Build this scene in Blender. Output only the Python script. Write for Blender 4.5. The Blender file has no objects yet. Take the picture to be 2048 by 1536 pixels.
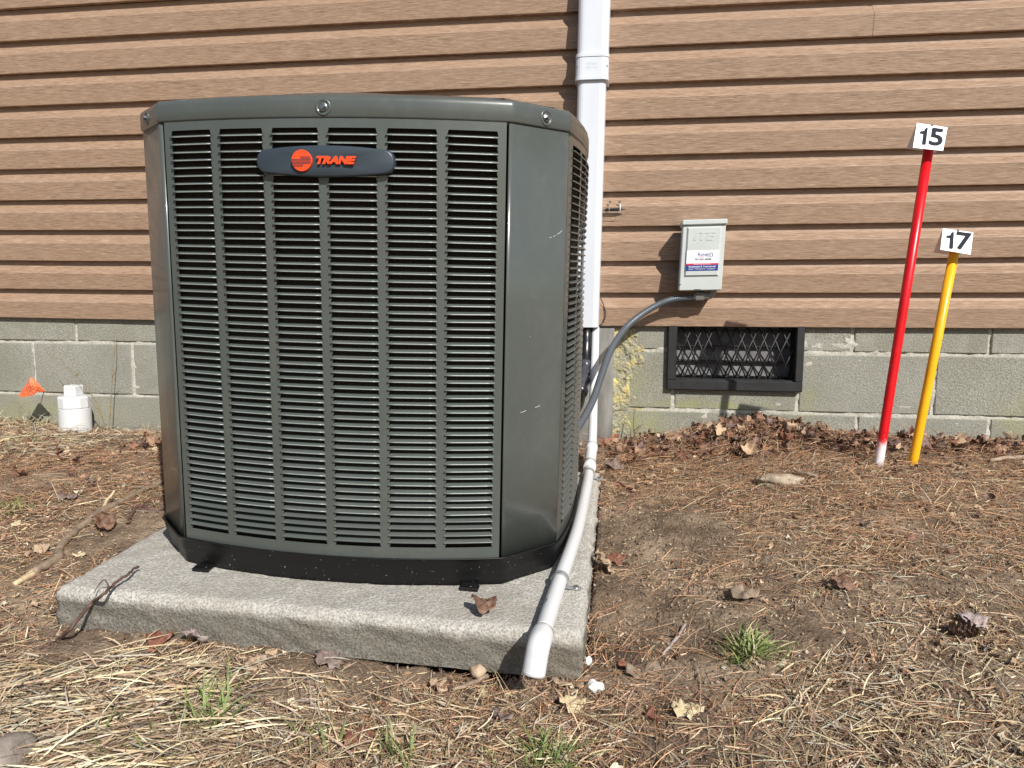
import bpy, math, random
import numpy as np
from mathutils import Matrix, Vector, noise as mnoise
rng = np.random.default_rng(7); random.seed(7)
C = bpy.context.scene.collection
S = bpy.context.scene

# ---------------------------------------------------------------- camera
F, CAMY, CAMZ, YAW, PITCH, ROLL = 1480.0, 2.5781, 0.0759, 0.14384, 0.10814, 0.0061
fw = np.array([-math.sin(YAW)*math.cos(PITCH), math.cos(YAW)*math.cos(PITCH), -math.sin(PITCH)])
rt = np.array([math.cos(YAW), math.sin(YAW), 0.0]); up0 = np.cross(rt, fw)
rr = math.cos(ROLL)*rt+math.sin(ROLL)*up0; uu = -math.sin(ROLL)*rt+math.cos(ROLL)*up0
CAM = np.array([0, -CAMY, CAMZ])
cd = bpy.data.cameras.new('camera'); cam = bpy.data.objects.new('camera', cd); C.objects.link(cam)
cd.sensor_width = 36; cd.lens = F/2048*36; cd.clip_start = .02; cd.clip_end = 500
cam.matrix_world = Matrix(((rr[0],uu[0],-fw[0],CAM[0]),(rr[1],uu[1],-fw[1],CAM[1]),(rr[2],uu[2],-fw[2],CAM[2]),(0,0,0,1)))
S.camera = cam
# ---------------------------------------------------------------- world, sun, exposure
SUN = Vector((.68, -1.0, .93)).normalized()
w = bpy.data.worlds.new('World'); S.world = w; w.use_nodes = True
nt = w.node_tree; bg = nt.nodes['Background']; sky = nt.nodes.new('ShaderNodeTexSky')
sky.sky_type = 'NISHITA'; sky.sun_disc = False
sky.sun_elevation = math.asin(SUN.z); sky.sun_rotation = math.atan2(SUN.x, SUN.y)
nt.links.new(sky.outputs[0], bg.inputs[0]); bg.inputs[1].default_value = .076
sl = bpy.data.lights.new('sun', 'SUN'); sl.energy = 4.7; sl.angle = math.radians(.53); sl.color = (1, .955, .89)
so = bpy.data.objects.new('sun', sl); C.objects.link(so); so.rotation_euler = SUN.to_track_quat('Z', 'Y').to_euler(); so.location = (3, -5, 5)
S.view_settings.view_transform = 'Standard'; S.view_settings.look = 'None'; S.view_settings.exposure = 0.32; S.view_settings.gamma = 1
S.view_settings.use_curve_mapping = False
S.render.engine = 'CYCLES'

# ---------------------------------------------------------------- helpers
def ray(x, y): return fw+(x-1024)/F*rr-(y-768)/F*uu
def at(x, y, Y):                       # point where the line of sight meets the upright plane at depth Y
    d = ray(x, y); return CAM+d*((Y-CAM[1])/d[1])
def mesh(name, v, f, smooth=False, cols=None):
    me = bpy.data.meshes.new(name)
    me.from_pydata([tuple(map(float, p)) for p in v], [], [tuple(map(int, q)) for q in f])
    if smooth: me.polygons.foreach_set('use_smooth', [True]*len(me.polygons))
    if cols is not None:
        a = me.color_attributes.new('Col', 'FLOAT_COLOR', 'POINT'); a.data.foreach_set('color', np.asarray(cols, np.float32).ravel())
    me.update(); return me
def bigmesh(name, v, quads, cols=None, smooth=False):
    v = np.asarray(v, np.float32); q = np.asarray(quads, np.int32)
    me = bpy.data.meshes.new(name); me.vertices.add(len(v)); me.vertices.foreach_set('co', v.ravel())
    n = q.shape[1]; me.loops.add(q.size); me.loops.foreach_set('vertex_index', q.ravel())
    me.polygons.add(len(q)); me.polygons.foreach_set('loop_start', np.arange(0, q.size, n, dtype=np.int32))
    me.polygons.foreach_set('loop_total', np.full(len(q), n, np.int32))
    me.update(calc_edges=True)
    if smooth: me.polygons.foreach_set('use_smooth', np.ones(len(q), bool))
    if cols is not None:
        a = me.color_attributes.new('Col', 'FLOAT_COLOR', 'POINT'); a.data.foreach_set('color', np.asarray(cols, np.float32).ravel())
    me.validate(); return me
def ob(name, me, mat=None, parent=None, mods=None):
    o = bpy.data.objects.new(name, me); C.objects.link(o)
    if mat is not None and me is not None and not me.materials: me.materials.append(mat)
    if parent is not None: o.parent = parent
    return o
def tag(o, label, cat, group=None):
    o['label'] = label; o['category'] = cat
    if group: o['group'] = group
    return o
def thing(name, label, cat, loc=(0,0,0), group=None, mat4=None):
    o = bpy.data.objects.new(name, None); C.objects.link(o); o.empty_display_size = .1
    if mat4 is not None: o.matrix_world = mat4
    else: o.location = loc
    return tag(o, label, cat, group)
def place(o, parent_thing):            # mesh built in world coordinates goes under a thing that stands elsewhere
    o.parent = parent_thing; o.matrix_parent_inverse = Matrix.Translation(-Vector(parent_thing.location)); return o
def join(parts):                       # [(v,f)] -> v,f
    V, Fc, n = [], [], 0
    for v, f in parts:
        V += [tuple(p) for p in v]; Fc += [tuple(i+n for i in q) for q in f]; n += len(v)
    return V, Fc
def box(x0, x1, y0, y1, z0, z1, b=0.0):
    if b <= 0:
        v = [(x0,y0,z0),(x1,y0,z0),(x1,y1,z0),(x0,y1,z0),(x0,y0,z1),(x1,y0,z1),(x1,y1,z1),(x0,y1,z1)]
        return v, [(0,3,2,1),(4,5,6,7),(0,1,5,4),(1,2,6,5),(2,3,7,6),(3,0,4,7)]
    v = []; idx = {}
    for i, sx in enumerate((0,1)):
        for j, sy in enumerate((0,1)):
            for k, sz in enumerate((0,1)):
                X, Y, Z = (x0,x1)[sx], (y0,y1)[sy], (z0,z1)[sz]
                dx, dy, dz = (b,-b)[sx], (b,-b)[sy], (b,-b)[sz]
                for ax, p in (('x',(X,Y+dy,Z+dz)),('y',(X+dx,Y,Z+dz)),('z',(X+dx,Y+dy,Z))):
                    idx[(sx,sy,sz,ax)] = len(v); v.append(p)
    g = lambda *a: idx[a]
    f = []
    f.append((g(0,0,0,'x'),g(0,0,1,'x'),g(0,1,1,'x'),g(0,1,0,'x'))); f.append((g(1,0,0,'x'),g(1,1,0,'x'),g(1,1,1,'x'),g(1,0,1,'x')))
    f.append((g(0,0,0,'y'),g(1,0,0,'y'),g(1,0,1,'y'),g(0,0,1,'y'))); f.append((g(0,1,0,'y'),g(0,1,1,'y'),g(1,1,1,'y'),g(1,1,0,'y')))
    f.append((g(0,0,0,'z'),g(0,1,0,'z'),g(1,1,0,'z'),g(1,0,0,'z'))); f.append((g(0,0,1,'z'),g(1,0,1,'z'),g(1,1,1,'z'),g(0,1,1,'z')))
    for a in (0,1):
        for c in (0,1):
            f.append((g(a,c,0,'x'),g(a,c,1,'x'),g(a,c,1,'y'),g(a,c,0,'y')))
            f.append((g(a,0,c,'x'),g(a,1,c,'x'),g(a,1,c,'z'),g(a,0,c,'z')))
            f.append((g(0,a,c,'y'),g(1,a,c,'y'),g(1,a,c,'z'),g(0,a,c,'z')))
            for d in (0,1): f.append((g(a,c,d,'x'),g(a,c,d,'y'),g(a,c,d,'z')))
    return v, f
def fixn(me):
    import bmesh
    bm = bmesh.new(); bm.from_mesh(me); bmesh.ops.recalc_face_normals(bm, faces=bm.faces); bm.to_mesh(me); bm.free(); return me
def smoothpath(P, n=8):
    P = [np.array(p, float) for p in P]; out = []
    Q = [2*P[0]-P[1]]+P+[2*P[-1]-P[-2]]
    for i in range(1, len(Q)-2):
        for k in range(n):
            t = k/n; a, b, c, d = Q[i-1], Q[i], Q[i+1], Q[i+2]
            out.append(.5*((2*b)+(-a+c)*t+(2*a-5*b+4*c-d)*t*t+(-a+3*b-3*c+d)*t**3))
    out.append(P[-1]); return out
def tube(path, rad, n=12, caps=True, sq=None):
    path = [np.array(p, float) for p in path]; m = len(path)
    R = rad if hasattr(rad, '__len__') else [rad]*m
    v, f = [], []; up = None
    for i, p in enumerate(path):
        t = path[min(i+1, m-1)]-path[max(i-1, 0)]; t /= np.linalg.norm(t)+1e-12
        if up is None:
            up = np.cross(t, [0,0,1]) if abs(t[2]) < .9 else np.cross(t, [0,1,0])
        up = up-t*np.dot(up, t); up /= np.linalg.norm(up); s = np.cross(t, up)
        for k in range(n):
            a = 2*math.pi*k/n; v.append(p+R[i]*(math.cos(a)*up+math.sin(a)*s))
    for i in range(m-1):
        for k in range(n): f.append((i*n+k, i*n+(k+1)%n, (i+1)*n+(k+1)%n, (i+1)*n+k))
    if caps: f.append(tuple(range(n))[::-1]); f.append(tuple((m-1)*n+k for k in range(n)))
    return v, f
def lathe(prof, n=24, cx=0, cy=0, cz=0, axis='z', caps=True):
    v, f = [], []
    for r, h in prof:
        for k in range(n):
            a = 2*math.pi*k/n; p = (r*math.cos(a), r*math.sin(a), h)
            if axis == 'y': p = (p[0], p[2], p[1])
            v.append((p[0]+cx, p[1]+cy, p[2]+cz))
    m = len(prof)
    for i in range(m-1):
        for k in range(n): f.append((i*n+k, i*n+(k+1)%n, (i+1)*n+(k+1)%n, (i+1)*n+k))
    if caps: f.append(tuple(range(n))[::-1]); f.append(tuple((m-1)*n+k for k in range(n)))
    return v, f
def resample(path, step):
    path = np.array(path); d = np.r_[0, np.cumsum(np.linalg.norm(np.diff(path, axis=0), axis=1))]
    n = max(2, int(d[-1]/step)); t = np.linspace(0, d[-1], n)
    return np.stack([np.interp(t, d, path[:,i]) for i in range(3)], 1)
def text_mesh(txt, size, bold=0.0, extrude=0.0, shear=0.0, xs=1.0, align='CENTER'):
    cu = bpy.data.curves.new('lettering', 'FONT'); cu.body = txt; cu.size = size; cu.offset = bold; cu.extrude = extrude; cu.shear = shear
    cu.align_x = align; cu.align_y = 'CENTER'; cu.resolution_u = 3
    o = bpy.data.objects.new('lettering', cu); C.objects.link(o)
    dg = bpy.context.evaluated_depsgraph_get(); me = bpy.data.meshes.new_from_object(o.evaluated_get(dg))
    bpy.data.objects.remove(o); bpy.data.curves.remove(cu)
    me.transform(Matrix(((xs,0,0,0),(0,0,-1,0),(0,1,0,0),(0,0,0,1))))   # stands upright, faces -Y
    return me

# ---------------------------------------------------------------- materials
class MT:
    def __init__(s, name, rough=.6, metal=0.0, spec=.5):
        s.m = bpy.data.materials.new(name); s.m.use_nodes = True; s.t = s.m.node_tree; s.b = s.t.nodes['Principled BSDF']
        s.b.inputs['Roughness'].default_value = rough; s.b.inputs['Metallic'].default_value = metal
        s.b.inputs['Specular IOR Level'].default_value = spec
        s.tc = s.t.nodes.new('ShaderNodeTexCoord')
    def n(s, k): return s.t.nodes.new(k)
    def l(s, a, b): s.t.links.new(a, b)
    def coord(s, scale=(1,1,1), src='Object'):
        mp = s.n('ShaderNodeMapping'); s.l(s.tc.outputs[src], mp.inputs[0]); mp.inputs['Scale'].default_value = scale; return mp.outputs[0]
    def noise(s, sc, co=None, detail=5, rough=.6, dist=0):
        n = s.n('ShaderNodeTexNoise'); n.inputs['Scale'].default_value = sc; n.inputs['Detail'].default_value = detail
        n.inputs['Roughness'].default_value = rough; n.inputs['Distortion'].default_value = dist
        s.l(co if co is not None else s.coord(), n.inputs['Vector']); return n.outputs['Fac']
    def voro(s, sc, co=None, feature='F1'):
        n = s.n('ShaderNodeTexVoronoi'); n.inputs['Scale'].default_value = sc; n.feature = feature
        s.l(co if co is not None else s.coord(), n.inputs['Vector']); return n
    def ramp(s, fac, stops, interp='LINEAR'):
        r = s.n('ShaderNodeValToRGB'); r.color_ramp.interpolation = interp; e = r.color_ramp.elements
        while len(e) < len(stops): e.new(.5)
        for i, (p, c) in enumerate(stops): e[i].position = p; e[i].color = (*c, 1) if len(c) == 3 else c
        s.l(fac, r.inputs[0]); return r.outputs[0]
    def mix(s, fac, a, b, mode='MIX'):
        n = s.n('ShaderNodeMix'); n.data_type = 'RGBA'; n.blend_type = mode
        for i, x in ((0, fac), (6, a), (7, b)):
            if hasattr(x, 'links'): s.l(x, n.inputs[i])
            else: n.inputs[i].default_value = x if i == 0 else (*x, 1)
        return n.outputs[2]
    def math(s, op, a, b=0.0):
        n = s.n('ShaderNodeMath'); n.operation = op
        for i, x in ((0, a), (1, b)):
            if hasattr(x, 'links'): s.l(x, n.inputs[i])
            else: n.inputs[i].default_value = x
        return n.outputs[0]
    def col(s, c):
        if hasattr(c, 'links'): s.l(c, s.b.inputs['Base Color'])
        else: s.b.inputs['Base Color'].default_value = (*c, 1)
        return s
    def rough(s, r): s.l(r, s.b.inputs['Roughness']); return s
    def bump(s, h, dist=.001, strength=1.0):
        n = s.n('ShaderNodeBump'); n.inputs['Distance'].default_value = dist; n.inputs['Strength'].default_value = strength
        s.l(h, n.inputs['Height'])
        if s.b.inputs['Normal'].links: s.l(s.b.inputs['Normal'].links[0].from_socket, n.inputs['Normal'])
        s.l(n.outputs[0], s.b.inputs['Normal']); return s
M = {}
def simple(key, c, rough=.5, metal=0, var=.12, bump=0.0, sc=40, spec=.5):
    t = MT(key, rough, metal, spec); n = t.noise(sc, detail=4)
    d = tuple(x*(1-var) for x in c); l_ = tuple(min(1, x*(1+var)) for x in c)
    t.col(t.ramp(n, [(.3, d), (.7, l_)]))
    if bump: t.bump(n, bump)
    M[key] = t.m; return t
# vinyl siding with pressed wood grain
t = MT('vinyl_siding', .5, 0, .35)
g1 = t.noise(1, t.coord((16, 5, 560)), 5, .7, .1); g2 = t.noise(1, t.coord((45, 22, 1300)), 3, .65); g3 = t.noise(1, t.coord((1.3, 3, 9)), 3, .5)
g5 = t.noise(1, t.coord((60, 60, 600)), 2, .5)
gm = t.math('ADD', t.math('MULTIPLY', g1, .55), t.math('MULTIPLY', g2, .45))
base = t.ramp(gm, [(.38, (.125, .076, .046)), (.46, (.260, .170, .113)), (.54, (.335, .226, .155)), (.62, (.50, .365, .268))])
t.col(t.mix(t.ramp(g3, [(.35, (0,0,0)), (.7, (.5,.5,.5))]), base, t.mix(.4, base, (.34, .245, .18))))
t.bump(gm, .00022, .7); M['siding'] = t.m
# concrete block
t = MT('concrete_block', .93, 0, .2)
v1 = t.voro(230); n1 = t.noise(190, detail=3, rough=.7); n2 = t.noise(3.2, detail=4); n3 = t.noise(480, detail=1)
oi = t.n('ShaderNodeObjectInfo')
bc = t.ramp(n1, [(.28, (.13, .128, .105)), (.5, (.255, .252, .212)), (.72, (.43, .425, .37))])
bc = t.mix(t.ramp(n2, [(.40, (0,0,0)), (.70, (.75,.75,.75))]), bc, (.185, .180, .135)); bc = t.mix(t.ramp(t.noise(9, detail=6), [(.52, (0,0,0)), (.75, (.6,.6,.6))]), bc, (.36, .35, .31))
bc = t.mix(t.math('MULTIPLY', oi.outputs['Random'], .35), bc, (.27, .265, .235))
bc = t.mix(t.ramp(n3, [(.68, (0,0,0)), (.76, (.65,.65,.65))]), bc, (.52, .51, .45))
sep = t.n('ShaderNodeSeparateXYZ'); geo = t.n('ShaderNodeNewGeometry'); t.l(geo.outputs['Position'], sep.inputs[0])
# algae where water stands: below the vent and along the ground
def blob(t, sep, x, z, rx, rz, nz):
    a = t.math('POWER', t.math('DIVIDE', t.math('SUBTRACT', sep.outputs[0], x), rx), 2.0)
    b = t.math('POWER', t.math('DIVIDE', t.math('SUBTRACT', sep.outputs[2], z), rz), 2.0)
    return t.math('MULTIPLY', t.math('EXPONENT', t.math('MULTIPLY', t.math('ADD', a, b), -1.0)), nz)
nz = t.ramp(t.noise(14, detail=5), [(.35, (.1,.1,.1)), (.65, (1,1,1))])
for (x, z, rx, rz, k) in ((.10, -.34, .07, .05, .8), (.32, -.265, .16, .018, .75), (.63, -.25, .03, .04, .6), (1.35, -.28, .12, .08, .55), (-2.25, -.36, .3, .06, .5), (.05, -.2, .05, .1, .4)):
    bc = t.mix(t.math('MULTIPLY', blob(t, sep, x, z, rx, rz, nz), k), bc, (.30, .31, .10))
t.col(bc); t.bump(n1, .0022, .9).bump(v1.outputs['Distance'], .0012, .6); M['block'] = t.m
t = simple('mortar', (.44, .425, .37), .95, bump=.002, sc=120, var=.22, spec=.2)
# powder coated cabinet
def paint(key, c, rough=.3):
    t = MT(key, rough, 0, .5); t.col(t.mix(t.ramp(t.math('MULTIPLY', t.noise(6, t.coord((1.5, 1.5, .5)), 6, .7), t.noise(60, detail=3)), [(.26, (0,0,0)), (.42, (.06,.06,.06))]), t.ramp(t.noise(5, detail=3), [(.3, tuple(x*.93 for x in c)), (.7, tuple(x*1.08 for x in c))]), (.26, .235, .19)))
    t.b.inputs['Coat Weight'].default_value = .40; t.b.inputs['Coat Roughness'].default_value = .12
    sm = t.noise(9, t.coord((1, 1, .25)), 5, .7); t.rough(t.ramp(sm, [(.35, (rough*.8,)*3), (.7, (min(1, rough*1.5),)*3)]))
    t.bump(t.noise(450, detail=1), .00012, .5).bump(t.noise(7, detail=1), .0012, .35)
    # dust freckles
    d = t.noise(260, detail=1); M[key] = t.m; return t
paint('cabinet', (.073, .083, .077), .32); paint('slat', (.088, .100, .094), .32); simple('lip_glint', (.33, .365, .35), .40, .3, sc=200)  # the paler lip colour stands in for the glint along each slat
simple('coil', (.018, .014, .011), .7, sc=300, var=.6)
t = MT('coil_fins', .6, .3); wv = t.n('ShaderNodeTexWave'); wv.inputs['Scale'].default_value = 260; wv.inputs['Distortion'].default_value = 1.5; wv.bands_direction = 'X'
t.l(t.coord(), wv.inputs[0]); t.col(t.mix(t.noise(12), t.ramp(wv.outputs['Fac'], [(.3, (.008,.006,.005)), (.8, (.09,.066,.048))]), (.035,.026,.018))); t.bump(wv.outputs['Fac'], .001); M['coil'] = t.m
t = simple('black_plastic', (.008, .008, .0085), .45, var=.3, sc=30); sp = t.noise(240, detail=0)
t.col(t.mix(t.ramp(sp, [(.8, (0,0,0)), (.83, (.7,.7,.7))]), (.007, .007, .0075), (.3, .28, .25))); t.b.inputs['Specular IOR Level'].default_value = .3
simple('badge', (.033, .045, .058), .38, var=.06, sc=6)
simple('orange', (.85, .07, .012), .4, var=.04)
simple('rubber_black', (.012, .012, .013), .28, var=.3, bump=.0006, sc=60)
simple('tape', (.05, .052, .065), .22, var=.5, bump=.001, sc=40)
simple('zinc', (.62, .65, .66), .38, .85, sc=60)
simple('bolt', (.30, .31, .31), .32, 1.0, sc=60)
t = MT('white_pvc', .34, 0, .5); n = t.noise(18, detail=5); t.col(t.mix(t.ramp(n, [(.56, (0,0,0)), (.8, (.35,.35,.35))]), (.62, .63, .64), (.50, .46, .39))); M['pvc'] = t.m
t = MT('duct_white', .3, 0, .5); n = t.noise(12, t.coord((1, 1, .15)), 4); t.col(t.ramp(n, [(.3, (.56, .595, .65)), (.7, (.62, .65, .69))])); M['duct'] = t.m
t = MT('galvanised_sheet', .3, .78); n = t.noise(9, t.coord((2, 1, .6)), 4); t.col(t.ramp(n, [(.3, (.42, .42, .40)), (.7, (.68, .68, .65))])); t.rough(t.ramp(n, [(.3, (.24,)*3), (.7, (.44,)*3)])); t.bump(t.noise(6, detail=1), .006, .5); M['sheet'] = t.m
simple('conduit', (.080, .094, .108), .32, var=.1, sc=30)
simple('fitting', (.21, .21, .20), .45, var=.1, sc=30)
simple('switch_grey', (.47, .505, .49), .42, var=.05, sc=10)
simple('dark_slot', (.01, .01, .01), .6)
simple('sticker_white', (.80, .81, .86), .4, var=.02)
simple('sticker_red', (.62, .02, .045), .4, var=.05)
simple('sticker_blue', (.010, .035, .20), .4, var=.1)
simple('ink_navy', (.015, .03, .13), .9, spec=.08); simple('ink_dark', (.03, .035, .045), .9, spec=.08); simple('ink_white', (.72, .75, .85), .9, spec=.08); simple('ink_red', (.5, .04, .10), .9, spec=.08)
simple('plate_white', (.84, .86, .88), .4, var=.02)
t = simple('stake_yellow', (.86, .44, .006), .36, var=.05, sc=14)
t.col(t.mix(t.ramp(t.noise(55, t.coord((1, 1, .35)), 5, .75), [(.66, (0,0,0)), (.72, (.8,.8,.8))]), t.ramp(t.noise(14), [(.3, (.78, .38, .006)), (.7, (.88, .46, .008))]), (.75, .66, .5)))
t = MT('stake_red', .33, 0, .5); sep = t.n('ShaderNodeSeparateXYZ'); geo = t.n('ShaderNodeNewGeometry'); t.l(geo.outputs['Position'], sep.inputs[0])
h = t.math('ADD', sep.outputs[2], t.math('MULTIPLY', t.math('SUBTRACT', t.noise(60, detail=3), .5), .05))
t.col(t.mix(t.ramp(t.math('MULTIPLY', t.math('ADD', h, .30), 30), [(.0, (1,1,1)), (1.0, (0,0,0))]), t.ramp(t.noise(20), [(.3, (.58, .003, .008)), (.7, (.70, .006, .012))]), (.78, .72, .74))); M['red'] = t.m
t = simple('yellow_foam', (.62, .50, .16), .9, bump=.003, sc=160, var=.35, spec=.2)
t.col(t.mix(t.ramp(t.noise(22, detail=6), [(.46, (0,0,0)), (.62, (1,1,1))]), t.ramp(t.noise(120), [(.3, (.20,.19,.135)), (.7, (.38,.36,.25))]), t.ramp(t.noise(90), [(.3, (.38,.30,.115)), (.7, (.58,.51,.25))])))
simple('vent_black', (.016, .016, .017), .5, var=.35, sc=30, bump=.0003)
t = simple('vent_louver', (.13, .127, .13), .7, var=.4, sc=25)
simple('void', (.006, .006, .006), .9)
t = MT('flag_orange', .5, 0, .3); t.col(t.ramp(t.noise(30, detail=3), [(.3, (.78, .15, .06)), (.7, (.90, .22, .09))])); M['flag'] = t.m
# concrete faced pad
t = MT('equipment_pad', .9, 0, .25)
a = t.noise(330, detail=2, rough=.7); b = t.voro(210).outputs['Distance']; c = t.noise(4, detail=5); e_ = t.noise(75, detail=3)
pc = t.ramp(t.math('ADD', t.math('MULTIPLY', a, .7), t.math('MULTIPLY', b, .35)), [(.32, (.23, .218, .192)), (.5, (.37, .355, .32)), (.70, (.55, .53, .49))])
pc = t.mix(t.ramp(c, [(.45, (0,0,0)), (.7, (.5,.5,.5))]), pc, (.27, .245, .20))
sp_ = t.n('ShaderNodeSeparateXYZ'); t.l(t.coord(), sp_.inputs[0])
side_shade = t.ramp(t.math('MULTIPLY', t.math('ADD', sp_.outputs[2], t.math('ADD', .024, t.math('MULTIPLY', t.noise(30, detail=3), .012))), 45), [(.1, (1,1,1)), (.75, (0,0,0))])
pc = t.mix(side_shade, pc, t.mix(1.0, pc, (.42, .41, .385), 'MULTIPLY'))  # sides darkened in colour for the self-shadow of their rough face
dirt_ = t.ramp(t.noise(5.5, detail=7, rough=.7), [(.50, (0,0,0)), (.66, (.55,.55,.55))])
pc = t.mix(dirt_, pc, t.mix(.5, pc, (.17, .13, .09)))
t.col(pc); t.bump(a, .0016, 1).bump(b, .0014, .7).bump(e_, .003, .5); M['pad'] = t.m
# soil
t = MT('soil', .96, 0, .15)
a = t.noise(7, detail=6, rough=.65); b = t.noise(90, detail=4, rough=.7); c = t.voro(160)
sc_ = t.ramp(a, [(.32, (.085, .060, .042)), (.5, (.185, .137, .096)), (.68, (.33, .26, .185))])
sc_ = t.mix(.5, sc_, t.mix(1.0, sc_, t.ramp(b, [(.3, (.45,.45,.45)), (.7, (1.6,1.55,1.5))]), 'MULTIPLY'))
sc_ = t.mix(t.ramp(t.noise(260, detail=0), [(.74, (0,0,0)), (.79, (.7,.7,.7))]), sc_, (.45, .35, .24))
t.col(sc_); t.bump(b, .007, .9).bump(c.outputs['Distance'], .003, .6); M['soil'] = t.m
def attr_mat(key, rough=.7, bumpy=0, trans=.0):
    t = MT(key, rough, 0, .3); a = t.n('ShaderNodeAttribute'); a.attribute_name = 'Col'
    n = t.noise(180, detail=3); t.col(t.mix(1.0, a.outputs['Color'], t.ramp(n, [(.3, (.75,.75,.75)), (.7, (1.2,1.2,1.2))]), 'MULTIPLY'))
    if bumpy: t.bump(n, bumpy)
    M[key] = t.m
attr_mat('straw', .6); attr_mat('leafy', .62, .0012)
def leafmat(key, c, c2):
    t = MT(key, .55, 0, .4); t.col(t.ramp(t.noise(45, detail=5), [(.3, c), (.7, c2)])); t.bump(t.noise(120, detail=4), .0018); M[key] = t.m
leafmat('leaf_tan', (.28, .19, .12), (.50, .38, .27)); leafmat('leaf_brown', (.08, .042, .028), (.22, .125, .08)); leafmat('leaf_rust', (.13, .05, .032), (.26, .115, .075))
leafmat('leaf_grey', (.12, .085, .075), (.26, .20, .175)); leafmat('leaf_pale', (.45, .36, .20), (.62, .53, .35)); leafmat('leaf_lilac', (.24, .19, .185), (.44, .37, .355))
leafmat('bark', (.14, .105, .075), (.33, .25, .18)); leafmat('log_bark', (.20, .155, .11), (.42, .34, .25)); leafmat('bark_pale', (.45, .34, .2), (.66, .53, .33)); leafmat('twig_dark', (.06, .035, .028), (.15, .09, .07))
leafmat('grass_green', (.095, .135, .035), (.235, .285, .095)); leafmat('stem', (.16, .115, .06), (.30, .24, .13)); leafmat('stone', (.20, .165, .14), (.36, .31, .27)); leafmat('foam_white', (.7, .7, .68), (.88, .88, .86))

# ---------------------------------------------------------------- ground height
CP = np.array([(-2.9,0,-.375),(-2.42,0,-.395),(-1.93,0,-.425),(-1.3,0,-.41),(-.6,0,-.40),(0,0,-.405),(.2,-.05,-.375),(.4,-.12,-.312),(.52,-.1,-.320),(.77,0,-.372),(1.3,0,-.372),(2.4,0,-.36),
 (.77,-.3,-.338),(.7,-.55,-.338),(1.3,-.4,-.338),(2.2,-.6,-.33),(.3,-.4,-.37),(.35,-.7,-.39),(.3,-1.0,-.415),(.3,-1.3,-.45),(-.01,-.45,-.392),(-.01,-.75,-.418),(-.01,-1.1,-.458),(-.01,-1.48,-.512),
 (-.25,-1.5,-.530),(-.5,-1.5,-.512),(-.75,-1.51,-.502),(-.97,-1.52,-.497),(-1.02,-1.25,-.445),(-1.02,-.9,-.412),(-1.02,-.55,-.385),(-.5,-.4,-.39),
 (.8,-1.0,-.39),(.8,-1.5,-.44),(1.5,-1.2,-.38),(0,-1.9,-.520),(-.6,-1.9,-.512),(.6,-1.9,-.49),(-1.25,-1.5,-.455),(-1.5,-1,-.395),(-1.8,-1.6,-.43),(-2.1,-.6,-.375),(-1.5,-.45,-.385),(-2.8,-1,-.36),(-.5,-2.6,-.54),(1,-2.6,-.52),(-2,-2.6,-.47),(2.5,-1.8,-.42),
 (0,-5,-.6),(-6,-4,-.5),(6,-4,-.5),(-7,0,-.35),(7,0,-.35),(-5,5,-.4),(5,5,-.4)])
def _phi(r): return np.sqrt(r*r+.02)
_A = np.zeros((len(CP)+3,)*2); _r = np.hypot(CP[:,None,0]-CP[None,:,0], CP[:,None,1]-CP[None,:,1])
_A[:len(CP),:len(CP)] = _phi(_r)-np.eye(len(CP))*.01; _P = np.c_[np.ones(len(CP)), CP[:,:2]]; _A[:len(CP),len(CP):] = _P; _A[len(CP):,:len(CP)] = _P.T
_W = np.linalg.solve(_A, np.r_[CP[:,2], 0, 0, 0])
def gz(x, y):
    x = np.asarray(x, float); y = np.asarray(y, float); sh = x.shape; x = x.ravel(); y = y.ravel(); out = np.empty(len(x))
    for i in range(0, len(x), 20000):
        r = np.hypot(x[i:i+20000,None]-CP[None,:,0], y[i:i+20000,None]-CP[None,:,1])
        out[i:i+20000] = _phi(r)@_W[:-3]+_W[-3]+_W[-2]*x[i:i+20000]+_W[-1]*y[i:i+20000]
    far = np.hypot(x, y+1); k = np.clip((far-6)/6, 0, 1); out = out*(1-k)-.5*k
    return out.reshape(sh)
def hit(px, py, dz=0.0):               # a spot on the ground
    d = ray(px, py); a, b = .3, 6.0
    for _ in range(40):
        m = (a+b)/2; p = CAM+d*m
        if p[2] > gz(p[0], p[1])+dz: a = m
        else: b = m
    return CAM+d*a
xs = np.r_[-60,-40,-25,-15,-10,-7,-5,-4,-3.4, np.arange(-3.0, 2.4, .009), 2.6,3,4,5,7,10,15,25,40,60]
ys = np.r_[-60,-40,-25,-15,-10,-7,-5,-4,-3.2,-2.8,-2.5,-2.2, np.arange(-2.0, .03, .009), .1,.4,1,3,6,12,25,60]
GX, GY = np.meshgrid(xs, ys); GZ = gz(GX, GY)
def fract(x, y, f0, oct, seed):        # cheap value noise
    out = 0; amp = 1
    for o in range(oct):
        f = f0*2**o; u, v = x*f+seed+o*17.3, y*f+seed*1.7+o*9.1
        iu, iv = np.floor(u).astype(np.int64), np.floor(v).astype(np.int64); fu, fv = u-iu, v-iv; fu = fu*fu*(3-2*fu); fv = fv*fv*(3-2*fv)
        h = lambda a, b: ((np.sin(a*127.1+b*311.7+seed*3.3)*43758.5453) % 1)
        out = out+amp*((h(iu,iv)*(1-fu)+h(iu+1,iv)*fu)*(1-fv)+(h(iu,iv+1)*(1-fu)+h(iu+1,iv+1)*fu)*fv-.5); amp *= .5
    return out
near = (np.abs(GX) < 3.3) & (GY > -2.4)
GZ = GZ+np.where(near, fract(GX, GY, 6, 5, 3.1)*.017+fract(GX, GY, 50, 2, 8.2)*.008, 0)
inpad = (GX > -.97) & (GX < -.04) & (GY > -1.46) & (GY < -.56)
GZ = np.where(inpad, GZ-.05, GZ)
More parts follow.
